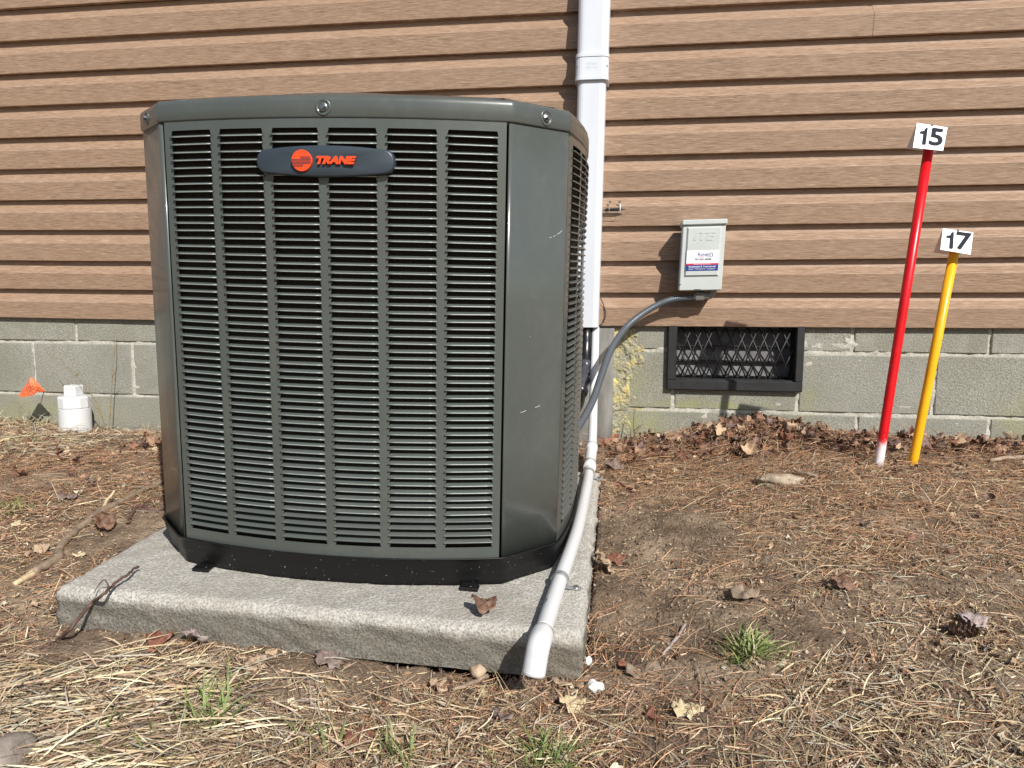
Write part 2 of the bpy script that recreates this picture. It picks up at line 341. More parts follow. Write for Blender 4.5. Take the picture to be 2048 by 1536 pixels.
ny, nx = GX.shape; ii = (np.arange(ny-1)[:,None]*nx+np.arange(nx-1)[None,:]).ravel()
g = ob('ground', bigmesh('ground', np.stack([GX.ravel(), GY.ravel(), GZ.ravel()], 1), np.stack([ii, ii+1, ii+nx+1, ii+nx], 1), smooth=True), M['soil']); g['kind'] = 'structure'

# ---------------------------------------------------------------- house: siding, block foundation, vent
house = thing('house', 'house wall of tan wood grained lap siding above a grey concrete block foundation', 'house')
E0, SP = .1143, .03
QC = {0:(.00216,.00137,.00296),1:(.00191,.00185,.00131),2:(.00293,.00379,-.00683),3:(.00209,.00245,-.00576),4:(.00117,.00188,-.00567),5:(.00056,.0016,-.00259),6:(.0001,.00085,-.00152),7:(-.00114,-.0008,.00113),8:(-.00071,-.00015,.00247),9:(-.00155,-.00183,.0049)}
def zoff(k, x): q = QC[min(k, 9)]; xx = max(-2.5, min(1.45, x)); return q[0]*xx*xx+q[1]*xx+q[2]
PROF = [(.0292,.0012),(.0108,-.0002),(.0094,.0006),(.0088,.0030),(.0045,.034),(0,.0630),(.0003,.0642),(.0022,.0660),(.0140,.0775),(.0250,.0880),(.0285,.0950),(.0294,.1143)]
def siding_panel(k, x0, x1, proud):
    X = np.arange(x0, x1, .12).tolist()+[x1]; v, f = [], []
    rows = [(k+j, p) for j in (0,1) for p in PROF]
    for x in X:
        for kk, (dy, dz) in rows:
            a = zoff(kk, x); b = zoff(kk+1, x); t_ = dz/E0
            v.append((x, -SP+dy-proud, kk*E0+a*(1-t_)+b*t_+dz))
    m = len(rows)
    for i in range(len(X)-1):
        for j in range(m-1): f.append((i*m+j, (i+1)*m+j, (i+1)*m+j+1, i*m+j+1))
    # rolled end edge, 1 mm thick
    n0 = len(v)
    for j in range(m): v.append((x0, v[j][1]+.0022, v[j][2]))
    for j in range(m-1): f.append((j, j+1, n0+j+1, n0+j))
    return mesh('siding_panel', v, f, smooth=False)
seams = {0:-1.837, 2:.15-3.6, 4:-.55, 6:-1.243, 8:.783, 10:-2.224, 12:-.4, 14:.9, 16:-1.5, 18:.2}
for k in range(0, 20, 2):
    s = seams[k]; cuts = [-4.6]+([s] if s > -4.2 else [])+[3.6]
    for i in range(len(cuts)-1):
        o = ob('siding_panel', siding_panel(k, cuts[i]-(.02 if i else 0), cuts[i+1], .0012*(i % 2)), M['siding'], house)
ob('sheathing', mesh('sheathing', *box(-4.6, 3.6, .002, .15, .01, 20*E0+.05)), M['void'], house)
# blocks
VX0, VX1, VZ = .172, .596, -.205
mid = [-4.7,-4.29,-3.88,-3.475,-3.07,-2.662,-2.2556,-1.8369,-1.43,-1.02,-.62,-.22,.1862,.5956,1.0198,1.426,1.835,2.24,2.65,3.06,3.5]
top = [-4.5,-4.1,-3.7,-3.29,-2.88,-2.475,-2.0691,-1.663,-1.26,-.855,-.45,-.04,VX0-.006,VX1+.006,.7608,1.1788,1.585,1.99,2.4,2.81,3.22,3.6]
low = [-4.4,-4.0,-3.6,-3.2,-2.86,-2.45,-2.03,-1.62,-1.22,-.82,-.42,-.03,.383,.7896,1.1962,1.60,2.01,2.42,2.83,3.24,3.6]
J0, J1, J2, J3 = .04, -.081, -.284, -.487
def blk(x0, x1, z0, z1):
    j = .0048; dy = random.uniform(-.0012, .0012); e1, e2 = random.uniform(-.0015,.0015), random.uniform(-.0015,.0015)
    v, f = box(x0+j+e1, x1-j+e2, dy, .12, z0+j+random.uniform(-.001,.001), z1-j+random.uniform(-.0015,.001), .0035)
    ob('concrete_block', fixn(mesh('concrete_block', v, f)), M['block'], house)
for xs_, z0, z1 in ((top, J1, J0), (mid, J2, J1), (low, J3, J2)):
    for a, b in zip(xs_[:-1], xs_[1:]):
        if xs_ is top and abs(a-(VX0-.006)) < 1e-6: continue
        if xs_ is mid and abs(a-.1862) < 1e-6: blk(a, b, z0, VZ+.004); continue
        if xs_ is mid and abs(b-.1862) < 1e-6: blk(a, b, z0, z1); continue
        blk(a, b, z0, z1)
mx = np.arange(-4.6, 3.6, .0125); mz = np.arange(-.49, .02, .0045); MX, MZ = np.meshgrid(mx, mz)
MY = .0045+fract(MX, MZ, 45, 3, 5.5)*.007+fract(MX, MZ, 9, 2, 1.5)*.004
mi = (np.arange(len(mz)-1)[:,None]*len(mx)+np.arange(len(mx)-1)[None,:]).ravel()
keep = ~((MX.ravel()[mi] > VX0) & (MX.ravel()[mi] < VX1-.012) & (MZ.ravel()[mi] > VZ))
dist = np.full(len(mi), 9.); px_, pz_ = MX.ravel()[mi], MZ.ravel()[mi]
for J in (J1, J2, J3): dist = np.minimum(dist, abs(pz_-J))
for xs_, z0, z1 in ((top, J1, J0), (mid, J2, J1), (low, J3, J2)):
    for x in xs_: dist = np.where((pz_ > z0-.01) & (pz_ < z1+.01), np.minimum(dist, abs(px_-x)), dist)
keep &= dist < .03; mi = mi[keep]
mo = ob('mortar', bigmesh('mortar', np.stack([MX.ravel(), MY.ravel(), MZ.ravel()], 1), np.stack([mi, mi+1, mi+len(mx)+1, mi+len(mx)], 1), smooth=True), M['mortar'], house); mo['kind'] = 'stuff'
# vent
vent = bpy.data.objects.new('foundation_vent', None); C.objects.link(vent); vent.parent = house; vent.location = (.384, 0, -.1)
def vp(name, vf, mat, smooth=False):
    o = ob(name, fixn(mesh(name, vf[0], vf[1], smooth)), M[mat]); place(o, vent); return o
zt = .02
vp('frame', join([box(.1625, .6052, -.022, .004, -.2118, -.178, .003), box(.1626, .193, -.0222, .004, -.1785, zt, .003), box(.5795, .6051, -.0222, .004, -.1785, zt, .003)]), 'vent_black')
vp('recess', join([box(.175, .193, .0042, .09, -.200, zt), box(.5795, .594, .0042, .09, -.200, zt), box(.1932, .5793, -.010, .09, -.197, -.174)]), 'vent_black')
vp('back_panel', box(.17, .60, .09, .10, -.205, zt), 'void')
for i, z in enumerate((-.165, -.112, -.060, -.008)):
    v = [(.194, .058, z-.004), (.579, .058, z-.004), (.579, .068, z+.047), (.194, .068, z+.047), (.194, .062, z-.004), (.579, .062, z-.004), (.579, .072, z+.047), (.194, .072, z+.047)]
    vp('louver', (v, box(0,1,0,1,0,1)[1]), 'vent_louver')
    vp('louver_edge', box(.194, .579, .048, .058, z-.0065, z-.0015), 'vent_black')
def clipseg(p, q, x0, x1, z0, z1):
    t0, t1 = 0, 1; d = (q[0]-p[0], q[1]-p[1])
    for pp, qq in ((-d[0], p[0]-x0), (d[0], x1-p[0]), (-d[1], p[1]-z0), (d[1], z1-p[1])):
        if abs(pp) < 1e-9:
            if qq < 0: return None
        else:
            r = qq/pp
            if pp < 0: t0 = max(t0, r)
            else: t1 = min(t1, r)
    if t1-t0 < 1e-3: return None
    return (p[0]+d[0]*t0, p[1]+d[1]*t0), (p[0]+d[0]*t1, p[1]+d[1]*t1)
for sgn in (1, -1):
    for i in range(-8, 20):
        p = (.209+i*.0362-sgn*.002, -.172); q = (p[0]+sgn*.0181*5, p[1]+.0425*5)
        c = clipseg(p, q, .197, .578, -.172, 0.0)
        if not c: continue
        y = .004 if sgn > 0 else .008
        vp('lattice_bar', tube([(c[0][0], y, c[0][1]), (c[1][0], y, c[1][1])], .0026, 6), 'vent_black', True)
# yellow foam residue on the blocks
fx = np.linspace(-.03, .085, 90); fz = np.linspace(-.41, -.008, 260); FX, FZ = np.meshgrid(fx, fz)
edge = .060+.022*fract(FX*0, FZ, 12, 2, 4.2)*2+.03*np.exp(-((FZ+.105)/.04)**2)-.02*(FZ < -.27)
hgt = np.clip((edge-FX)/.02, -1, 1)*.0045+fract(FX, FZ, 70, 4, 1.9)*.009+.0008-.003*(FZ < -.29)
FY = .002-np.clip(hgt, -.004, .008); FI = (np.arange(259)[:,None]*90+np.arange(89)[None,:]).ravel()
fo = ob('yellow_sealant', bigmesh('yellow_sealant', np.stack([FX.ravel(), FY.ravel(), FZ.ravel()], 1), np.stack([FI, FI+1, FI+91, FI+90], 1), smooth=True), M['yellow_foam'], house); fo['label'] = 'rough crusty yellow sealant smeared down the blocks beside the metal sheet'

# ---------------------------------------------------------------- equipment pad
Rm = Matrix.Rotation(-.0002, 4, 'Z')@Matrix.Rotation(.0225, 4, 'Y')@Matrix.Rotation(.0561, 4, 'X')
PM = Matrix.Translation((-.0454, -1.4681, -.4373))@Rm
AM = PM@Matrix.Translation((-.4541, .1437, 0))@Matrix.Rotation(.0287, 4, 'Z')
def padpt(x, y, z): return np.array(PM@Vector((x, y, z)))
def onpad(px, py, z=0):
    I = PM.inverted(); o = I@Vector(CAM); d = I.to_3x3()@Vector(ray(px, py)); return np.array(o+d*((z-o.z)/d.z))
def pad_mesh():
    n = 130; T = .078; S_ = .914; r = .013
    u = np.linspace(0, 1, n); V = []; Fq = []
    # sheet wrapping over the rounded edges: ring offsets from bottom edge up, then the top
    prof = [(0, -T), (0, -T*.75), (0, -T*.5), (0, -.022), (0, -r)]+[(r-r*math.cos(a), -r+r*math.sin(a)) for a in np.linspace(.25, math.pi/2, 6)]
    A = np.array([(x, y) for y in u for x in u])*S_-np.array([S_, 0])
    Z = np.zeros(len(A)); dmin = np.minimum.reduce([A[:,0]+S_, -A[:,0], A[:,1], S_-A[:,1]])
    Z = np.where(dmin < r, -r+np.sqrt(np.maximum(0, r*r-(r-dmin)**2)), 0)
    P = np.c_[A, Z]; idx = np.arange(n*n).reshape(n, n)
    q = np.stack([idx[:-1,:-1].ravel(), idx[:-1,1:].ravel(), idx[1:,1:].ravel(), idx[1:,:-1].ravel()], 1)
    ring = np.r_[idx[0,:], idx[1:,-1], idx[-1,-2::-1], idx[-2:0:-1,0]]
    V = [P]; Q = [q]; base = n*n; prev = ring
    for k, zz in enumerate(np.linspace(-r-.006, -T, 9)):
        L = P[ring].copy(); L[:,2] = zz; V.append(L); cur = base+np.arange(len(ring)); base += len(ring)
        Q.append(np.stack([prev, cur, np.roll(cur, -1), np.roll(prev, -1)], 1)); prev = cur
    P = np.concatenate(V); Q = np.concatenate(Q)
    out = np.zeros_like(P); m = P[:,2] < -.001; nz0 = 1
    nz = fract(P[:,0]*1.3+P[:,2]*3, P[:,1]*1.3+P[:,2]*2.1, 30, 4, 2.2)
    P[:,2] += np.where(P[:,2] > -T+.001, nz*.0022, nz*.006)
    cx, cy = P[:,0]+S_/2, P[:,1]-S_/2; s = np.where(m, nz*.007, 0); ax = np.abs(cx) > np.abs(cy)
    P[:,0] += np.where(ax, np.sign(cx)*s, 0); P[:,1] += np.where(~ax, np.sign(cy)*s, 0)
    return bigmesh('equipment_pad', P, Q[:, ::1], smooth=True)
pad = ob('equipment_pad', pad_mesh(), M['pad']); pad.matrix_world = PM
tag(pad, 'square rough grey concrete equipment pad tilting forward under the air conditioner', 'concrete pad')

# ---------------------------------------------------------------- air conditioner
ac = thing('air_conditioner', 'large grey green outdoor air conditioner unit with louvered sides on a pad', 'air conditioner', mat4=AM)
a_, cx_, cy_, bow, ds = .3028, .0877, .0894, .0417, .54
xm = a_+cx_; z1_, z2_, z3_ = .0538, .7934, .8279
def fy(x, b=bow, a=a_): return -b*(1-(x/a)**2)
def ac_part(name, v, f, mat, smooth=False, thick=0, parent=ac, fix=True):
    me = mesh(name, v, f, smooth)
    if fix: fixn(me)
    o = ob(name, me, M[mat], parent)
    if thick: md = o.modifiers.new('thickness', 'SOLIDIFY'); md.thickness = thick; md.offset = 0
    return o
def outline(o=0.0, r=.014, n=5):       # plan of the cabinet, counter-clockwise from front left, offset o outwards
    yb = 2*cy_+ds; P = []
    for x in np.linspace(-a_, a_, 15): P.append((x, fy(x)))
    for y in np.linspace(cy_, cy_+ds, 9): s = (y-cy_-ds/2)/(ds/2); P.append((xm+.026*(1-s*s), y))
    for x in np.linspace(a_, -a_, 9): P.append((x, yb-fy(x)*.8))
    for y in np.linspace(cy_+ds, cy_, 9): s = (y-cy_-ds/2)/(ds/2); P.append((-xm-.026*(1-s*s), y))
    P = np.array(P); m = len(P); out = []
    for i in range(m):
        p0, p, p1 = P[i-1], P[i], P[(i+1) % m]; d0 = (p-p0)/np.linalg.norm(p-p0); d1 = (p1-p)/np.linalg.norm(p1-p)
        ang = math.acos(max(-1, min(1, float(d0@d1))))
        if ang > .3:
            k = r*math.tan(ang/2); a = p-d0*k; b = p+d1*k
            for t_ in np.linspace(0, 1, n): out.append(((1-t_)**2*a+2*t_*(1-t_)*p+t_*t_*b))
        else: out.append(p)
    out = np.array(out); m = len(out); res = []
    for i in range(m):
        d = out[(i+1) % m]-out[i-1]; d /= np.linalg.norm(d); res.append((out[i][0]+d[1]*o, out[i][1]-d[0]*o))
    return res
def loft(levels, close_top=False, close_bot=False, rad=.014):
    v, f = [], []; m = None
    for o, z in levels:
        q = outline(o, rad); m = len(q); v += [(x, y, z) for x, y in q]
    for i in range(len(levels)-1):
        for k in range(m): f.append((i*m+k, i*m+(k+1) % m, (i+1)*m+(k+1) % m, (i+1)*m+k))
    if close_top: f.append(tuple((len(levels)-1)*m+k for k in range(m)))
    if close_bot: f.append(tuple(range(m))[::-1])
    return v, f
ac_part('base_pan', *loft([(-.006, .0), (-.005, .012), (-.002, .026), (0, .030), (.001, .046), (.0065, .0525), (.008, .0535), (.0075, .0555), (.004, .055), (.001, .050)], close_bot=True, rad=.032), 'black_plastic', True)
# corner panels
def corner(path, name='corner_panel'):
    v, f = [], []
    for z in (z1_-.006, .25, .5, z2_+.004):
        v += [(x, y, z) for x, y in path]
    m = len(path)
    for i in range(3):
        for k in range(m-1): f.append((i*m+k, i*m+k+1, (i+1)*m+k+1, (i+1)*m+k))
    o = ac_part(name, v, f, 'cabinet', True, fix=False); md = o.modifiers.new('thickness', 'SOLIDIFY'); md.thickness = .0014; md.offset = -1
    return o
def roundcorner(P, r=.012, n=6):
    P = [np.array(p, float) for p in P]; out = [P[0]]
    for i in range(1, len(P)-1):
        d0 = (P[i]-P[i-1])/np.linalg.norm(P[i]-P[i-1]); d1 = (P[i+1]-P[i])/np.linalg.norm(P[i+1]-P[i]); k = r*math.tan(math.acos(max(-1, min(1, float(d0@d1))))/2)
        k = min(k, np.linalg.norm(P[i]-P[i-1])*.45, np.linalg.norm(P[i+1]-P[i])*.45)
        for t_ in np.linspace(0, 1, n): out.append((1-t_)**2*(P[i]-d0*k)+2*t_*(1-t_)*P[i]+t_*t_*(P[i]+d1*k))
    out.append(P[-1]); return out
yb = 2*cy_+ds
corner(roundcorner([(xm, cy_+.014), (xm, cy_), (a_, 0), (.2975, fy(.2975)), (.2975, .02)][::-1], .010))
corner(roundcorner([(-.2965, fy(.2965)+.001), (-a_-.001, 0), (-xm, cy_), (-xm, cy_+.014)][::-1], .014))
corner(roundcorner([(xm, cy_+ds-.014), (xm, cy_+ds), (a_, yb), (.29, yb-fy(.29))], .012)); corner(roundcorner([(-.29, yb-fy(.29)), (-a_, yb), (-xm, cy_+ds), (-xm, cy_+ds-.014)], .012))
# louvered panels
PIT = .0129; ZT = .7675; NR = 54; COLW = .0815; COLP = .0958; DEL = .0026
def panel_grid(cols, x0, x1, Y, name, skinz=(z1_-.004, z2_+.002)):
    """sheet with trapezoid openings; cols = [(left,right)], Y(x) -> depth"""
    v, f = [], []
    def quad(xa0, xb0, xa1, xb1, za, zb, n=2):
        b = len(v)
        for i in range(n+1):
            t_ = i/n
            for (xa, xb, z) in ((xa0, xb0, za), (xa1, xb1, zb)):
                x = xa+(xb-xa)*t_; v.append((x, Y(x), z))
        for i in range(n): f.append((b+2*i, b+2*i+2, b+2*i+3, b+2*i+1))
    zs = [ZT-PIT*r for r in range(NR)]           # slat edges
    zlo = zs[-1]-PIT*.78; zhi = zs[0]+PIT*.80
    quad(x0, x1, x0, x1, skinz[0], zlo, 26); quad(x0, x1, x0, x1, zhi, skinz[1], 26)
    divs = [(x0, cols[0][0], 0, 1)]+[(cols[i][1], cols[i+1][0], 1, 1) for i in range(len(cols)-1)]+[(cols[-1][1], x1, 1, 0)]
    lev = [(zlo, 0)]
    for r in range(NR-1, -1, -1):
        lev += [(zs[r]-PIT*.16, DEL), (zs[r]+PIT*.04, 0)]
    lev += [(zhi, DEL)]
    for xa, xb, la, lb in divs:
        for (za, da), (zb, db) in zip(lev[:-1], lev[1:]):
            quad(xa-da*la, xb+db*0+da*lb, xa-db*la, xb+db*lb, za, zb, 2)
    return v, f
cols = [(-.2780+COLP*i, -.2780+COLP*i+COLW) for i in range(6)]
Yf = lambda x: fy(x)-.0006
v, f = panel_grid(cols, -.2915, .2945, Yf, 'louver_panel')
ac_part('louver_panel', v, f, 'cabinet', False, .0011, fix=False)
def slat_geo(xa, xb, Y, n=6):
    """one louver: inner top edge, outer lower edge with a rolled lip; pointed ends"""
    v, f = [], []; D = .0047
    rows = [(+D*1.9, .0044, .0032), (0, .0023, .0014), (-D*.72, .0009, 0)]
    rows += [(-D+.0013-.0013*math.sin(a), -.0004+.0012*math.cos(a), 0) for a in (.35, .8, 1.25, 1.7, 2.2, 2.8)]
    rows += [(-D*.5, -.0006, .0012), (0, .0010, .0018), (+D*1.9+.0004, .0032, .0034)]
    for i in range(n+1):
        t_ = i/n
        for dy, dz, ins in rows:
            x = xa+ins-.0006+(xb-xa-2*ins+.0012)*t_; v.append((x, Y(x)+dy, dz))
    m = len(rows)
    for i in range(n):
        for j in range(m): f.append((i*m+j, (i+1)*m+j, (i+1)*m+(j+1) % m, i*m+(j+1) % m))
    f.append(tuple(range(m))); f.append(tuple(n*m+j for j in range(m))[::-1])
    return v, f
def lipsmooth(me, n, m=12):
    me.materials.append(M['slat']); me.materials.append(M['lip_glint'])
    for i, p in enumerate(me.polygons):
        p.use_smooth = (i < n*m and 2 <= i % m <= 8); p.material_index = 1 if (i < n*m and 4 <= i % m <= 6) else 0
    return me
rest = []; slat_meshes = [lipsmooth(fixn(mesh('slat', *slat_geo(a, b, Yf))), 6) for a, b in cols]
for r in range(NR):
    for ci, (xa, xb) in enumerate(cols):
        z = ZT-PIT*r
        if r < 50:
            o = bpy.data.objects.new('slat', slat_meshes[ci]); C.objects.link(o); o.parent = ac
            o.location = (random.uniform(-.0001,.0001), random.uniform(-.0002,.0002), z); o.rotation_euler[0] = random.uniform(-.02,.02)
        else:
            v, f = slat_geo(xa, xb, Yf, 4); rest.append(([(p[0], p[1], p[2]+z) for p in v], f))
# side and rear panels, built in a local frame then turned
def turned(v, T): return [tuple(T@Vector(p)) for p in v]
for name, T, half, bw in (('side_panel', Matrix.Translation((xm, cy_+ds/2, 0))@Matrix.Rotation(math.pi/2, 4, 'Z'), ds/2-.012, .026),
                          ('side_panel', Matrix.Translation((-xm, cy_+ds/2, 0))@Matrix.Rotation(-math.pi/2, 4, 'Z'), ds/2-.012, .026),
                          ('rear_panel', Matrix.Translation((0, yb, 0))@Matrix.Rotation(math.pi, 4, 'Z'), .29, .033)):
    Yl = lambda x, bw=bw, half=half: -bw*(1-(x/half)**2)-.0004
    nc = 5 if half < .28 else 6; wd = (2*half-.04)/nc
    cc = [(-half+.02+wd*i+.006, -half+.02+wd*(i+1)-.006) for i in range(nc)]
    v, f = panel_grid(cc, -half, half, Yl, name); ac_part(name, turned(v, T), f, 'cabinet', False, .0011, fix=False)
    for r in range(NR):
        for xa, xb in cc:
            v, f = slat_geo(xa, xb, Yl, 3); rest.append((turned([(p[0], p[1], p[2]+ZT-PIT*r) for p in v], T), f))
v, f = join(rest); o = ac_part('slat', v, f, 'slat', False); o['kind'] = 'stuff'
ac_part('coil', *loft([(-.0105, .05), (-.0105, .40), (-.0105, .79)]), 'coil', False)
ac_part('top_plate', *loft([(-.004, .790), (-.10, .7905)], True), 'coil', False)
# cover
ac_part('top_cover', *loft([(-.004, z2_-.001), (.0022, z2_-.0005), (.0034, z2_+.002), (.0034, z3_-.010), (.0026, z3_-.004), (-.002, z3_-.0005), (-.010, z3_+.0012), (-.020, z3_+.0022), (-.030, z3_+.0075), (-.052, z3_+.0105), (-.075, z3_+.011)]), 'cabinet', True)
gz0 = z3_+.012; cyc = cy_+ds/2
ac_part('fan_ring', *lathe([(.368, .8275), (.364, .8345), (.356, .8405), (.345, .8432), (.30, .8432), (.29, .836)], 96, 0, cyc, 0, caps=False), 'cabinet', True)
gp = []
for i in range(12):
    r = .045+.025*i; zz = gz0+.012*(1-(r/.33)**2); gp.append(tube([(r*math.cos(t_), cyc+r*math.sin(t_), zz) for t_ in np.linspace(0, 2*math.pi, 40)], .0016, 5, False))
for t_ in np.linspace(0, 2*math.pi, 9)[:-1]: gp.append(tube([(.03*math.cos(t_), cyc+.03*math.sin(t_), gz0+.011), (.2*math.cos(t_), cyc+.2*math.sin(t_), gz0+.006), (.335*math.cos(t_), cyc+.335*math.sin(t_), gz0-.003)], .002, 5))
ac_part('fan_guard', *join(gp), 'black_plastic', True)
def cover_screw(x, y, nx_, ny_, z=.8085):
    n = Vector((nx_, ny_, 0)).normalized(); q = n.to_track_quat('-Y', 'Z').to_matrix().to_4x4(); T = Matrix.Translation((x, y, z))@q
    ring = lathe([(.0135, .0008), (.0128, -.0010), (.0112, -.0016), (.0098, -.0010), (.0082, .0002), (.0070, .0006)], 24, axis='y')
    o = ac_part('dimple', turned(ring[0], T), ring[1], 'cabinet', True)
    hx = join([lathe([(.0066, -.0004), (.0066, -.0016), (.0058, -.0020)], 20, axis='y'), lathe([(.0042, -.0018), (.0042, -.0062), (.0036, -.0068)], 6, axis='y'), ])
    ac_part('screw', turned(hx[0], T), hx[1], 'bolt', False)
cover_screw(.0047, fy(.0047)-.0034, 0, -1)
for s in (1, -1): cover_screw(s*(a_+cx_*.56+.0024), cy_*.56-.0024, s*cy_, -cx_)
# badge
bd = bpy.data.objects.new('badge', None); C.objects.link(bd); bd.parent = ac; bd.location = (.0065, fy(.0065)-.006, .7245)
def badge_geo():
    hw, h0, h1 = .115, .0165, .0245; N = 40; pts = []
    for i in range(N+1):
        x = -hw+.012+(2*hw-.024)*i/N; pts.append((x, h0+(h1-h0)*(1-(x/hw)**2)))
    right = [(hw-.012+.012*math.sin(t_), (h0+.0008)*math.cos(t_)) for t_ in np.linspace(.35, math.pi-.35, 9)]
    o_ = pts+right+[(x, -z) for x, z in pts[::-1]]+[(-x, z) for x, z in right[::-1]]
    v, f = [], []; m = len(o_)
    for sc, y in ((1.0, .006), (1.0, -.004), (.985, -.0068), (.95, -.008), (.5, -.0092)):
        for x, z in o_:
            k = sc if sc > .9 else sc
            v.append((x*k if sc < .9 else math.copysign(max(0, abs(x)-(1-sc)*.05), x), y+bow*(x/a_)**2*.9, z*k if sc < .9 else math.copysign(max(0, abs(z)-(1-sc)*.05), z)))
    for i in range(4):
        for k in range(m): f.append((i*m+k, i*m+(k+1) % m, (i+1)*m+(k+1) % m, (i+1)*m+k))
    f.append(tuple(4*m+k for k in range(m)))
    return v, f
v, f = badge_geo(); ac_part('badge_plate', v, f, 'badge', True, parent=bd)
ex = -.0345; ac_part('emblem', *lathe([(.0168, -.0055), (.0168, -.0112), (.0162, -.0118)], 48, cx=ex, axis='y'), 'orange', False, parent=bd)
st = []
for i in range(8):
    z = .0058-i*.0021; hw = math.sqrt(max(0, .0160**2-z*z))
    x0 = -hw if i >= 2 else -.0015; x1 = hw if i < 6 else .0035-.001*(i-6)
    st.append(box(ex+x0, ex+x1, -.0124, -.0116, z-.00042, z+.00042))
ac_part('emblem_stripes', *join(st), 'badge', False, parent=bd)
me = text_mesh('TRANE', .0155, .0009, .0014, .28, 1.28); me.transform(Matrix.Translation((.0195, -.0108, .0002))); ob('lettering', me, M['orange'], bd)
for (px, py) in ((410, 1137), (942, 1172)):
    q = AM.inverted()@Vector(PM@Vector(onpad(px, py))); yy = fy(max(-.29, min(.29, q.x)))
    ac_part('clip_tab', *box(q.x-.017, q.x+.017, yy-.020, yy+.004, .0035, .0065, .0012), 'black_plastic')
    ac_part('clip_tab', *box(q.x-.016, q.x+.016, yy-.0215, yy-.0175, -.0002, .006, .001), 'black_plastic')
def on_chamfer(px, py):
    I = AM.inverted(); o_ = I@Vector(CAM); d = I.to_3x3()@Vector(ray(px, py)); n_ = Vector((cy_, -cx_, 0)).normalized(); p_ = Vector((a_, 0, 0))
    t_ = (p_-o_).dot(n_)/d.dot(n_); return np.array(o_+d*t_+n_*.0001)
for P_ in (((1041,825),(1046,824),(1052,821)), ((1070,815),(1076,813),(1080,811)), ((1099,476),(1103,474)), ((1107,473),(1111,471)), ((1114,469),(1119,466),(1124,461)), ((1060,672),(1061,674)), ((1026,245),(1040,247),(1060,250))):
    v_, f_ = tube([on_chamfer(*p) for p in P_], .00025, 4); ac_part('scratch', v_, f_, 'plate_white')
ac_part('inner_label', *box(-.212, -.164, -.006, -.0055, .757, .7785), 'fitting')

# ---------------------------------------------------------------- line cover
def rr_ring(w, d, r, n=6):             # open backed rounded section: x across, y outwards
    P = [(-w/2, 0)]+[(-w/2+r-r*math.cos(t_), -(d-r)-r*math.sin(t_)) for t_ in np.linspace(0, math.pi/2, n)]+[(w/2-r+r*math.sin(t_), -(d-r)-r*math.cos(t_)) for t_ in np.linspace(0, math.pi/2, n)]+[(w/2, 0)]
    return P
lc = thing('line_cover', 'tall white plastic line cover running up the siding behind the unit', 'pipe cover', (-.105, -.03, .0))
def duct(z0, z1, w, d, r, x0, x1, off=0, name='cover_channel'):
    P = rr_ring(w, d, r); n = len(P); v, f = [], []
    rows = np.linspace(0, 1, 5)
    for t_ in rows:
        x = x0+(x1-x0)*t_
        for p in P: v.append((x+p[0], -.012+p[1], z0+(z1-z0)*t_))
    for i in range(4):
        for k in range(n-1): f.append((i*n+k, i*n+k+1, (i+1)*n+k+1, (i+1)*n+k))
    f.append(tuple(range(n))); f.append(tuple(4*n+k for k in range(n))[::-1])
    o = ob(name, fixn(mesh(name, v, f)), M['duct']); place(o, lc); return o
xa, xb_ = -.1165, -.1035
def xc(z): return xa+(xb_-xa)*z/1.06
duct(-.001, .80, .092, .084, .020, xc(0), xc(.8)); duct(.87, 2.33, .101, .088, .022, xc(.87)+.001, xc(2.3))
for s in (-1, 1):
    for k in (0, 1):
        z0, z1 = ((.001, .795), (.87, 2.32))[k]; wd = (.092, .101)[k]
        P = box(-.0016, .0016, -.012-(.083,.087)[k]-.0006, -.012-(.083,.087)[k]+.004, 0, 1)
        v = [((xc(z0+(z1-z0)*p[2])+s*(wd/2-.021)+p[0]), p[1], z0+(z1-z0)*p[2]) for p in P[0]]
        o = ob('rib', fixn(mesh('rib', v, P[1])), M['duct']); place(o, lc)
duct(.795, .872, .1065, .0925, .022, xc(.795), xc(.872), name='coupler')
duct(.863, .874, .1085, .0945, .022, xc(.863), xc(.874), name='coupler_rim'); duct(.792, .802, .1085, .0945, .022, xc(.792), xc(.802), name='coupler_rim')
for s in (-1, 1):
    v, f = lathe([(.0045, .002), (.0045, -.0015), (.0036, -.0028)], 12, cx=xc(.834)+s*.0455, cy=-.012-.0835, cz=.834, axis='y'); o = ob('screw', fixn(mesh('screw', v, f)), M['bolt']); place(o, lc)
for s_, z in (('INABA', .842), ('SD-100', .830)):
    me = text_mesh(s_, .0105, .0001, .0004, 0, 1.1); me.transform(Matrix.Translation((xc(.834), -.012-.0927, z))); o = ob('lettering', me, M['duct']); place(o, lc)

# ---------------------------------------------------------------- metal sheet, pipes, conduit
fl = ob('metal_sheet', fixn(mesh('metal_sheet', *box(-.165, -.0175, -.030, -.001, -.46, -.006, .002))), M['sheet']); tag(fl, 'dull galvanised sheet metal cover on the blocks behind the white drain pipe', 'metal sheet')
pth = smoothpath([at(1173,640,-.06), at(1173,655,-.062), at(1172,690,-.085), at(1170,735,-.13), at(1163,770,-.20), at(1150,820,-.32), (-.17,-.46,-.26), (-.22,-.56,-.27)], 8)
ip = thing('refrigerant_line', 'black insulated refrigerant pipe dropping from the line cover into the unit', 'pipe', tuple(at(1173,655,-.06)))
place(ob('insulation', mesh('insulation', *tube(pth, [.019+.001*math.sin(i*.9) for i in range(len(pth))], 16), smooth=True), M['rubber_black']), ip)
k0 = 22; seg = pth[k0:k0+14]; place(ob('tape_wrap', mesh('tape_wrap', *tube(seg, [.023+.003*math.sin(i*1.7) for i in range(len(seg))], 14), smooth=True), M['tape']), ip)
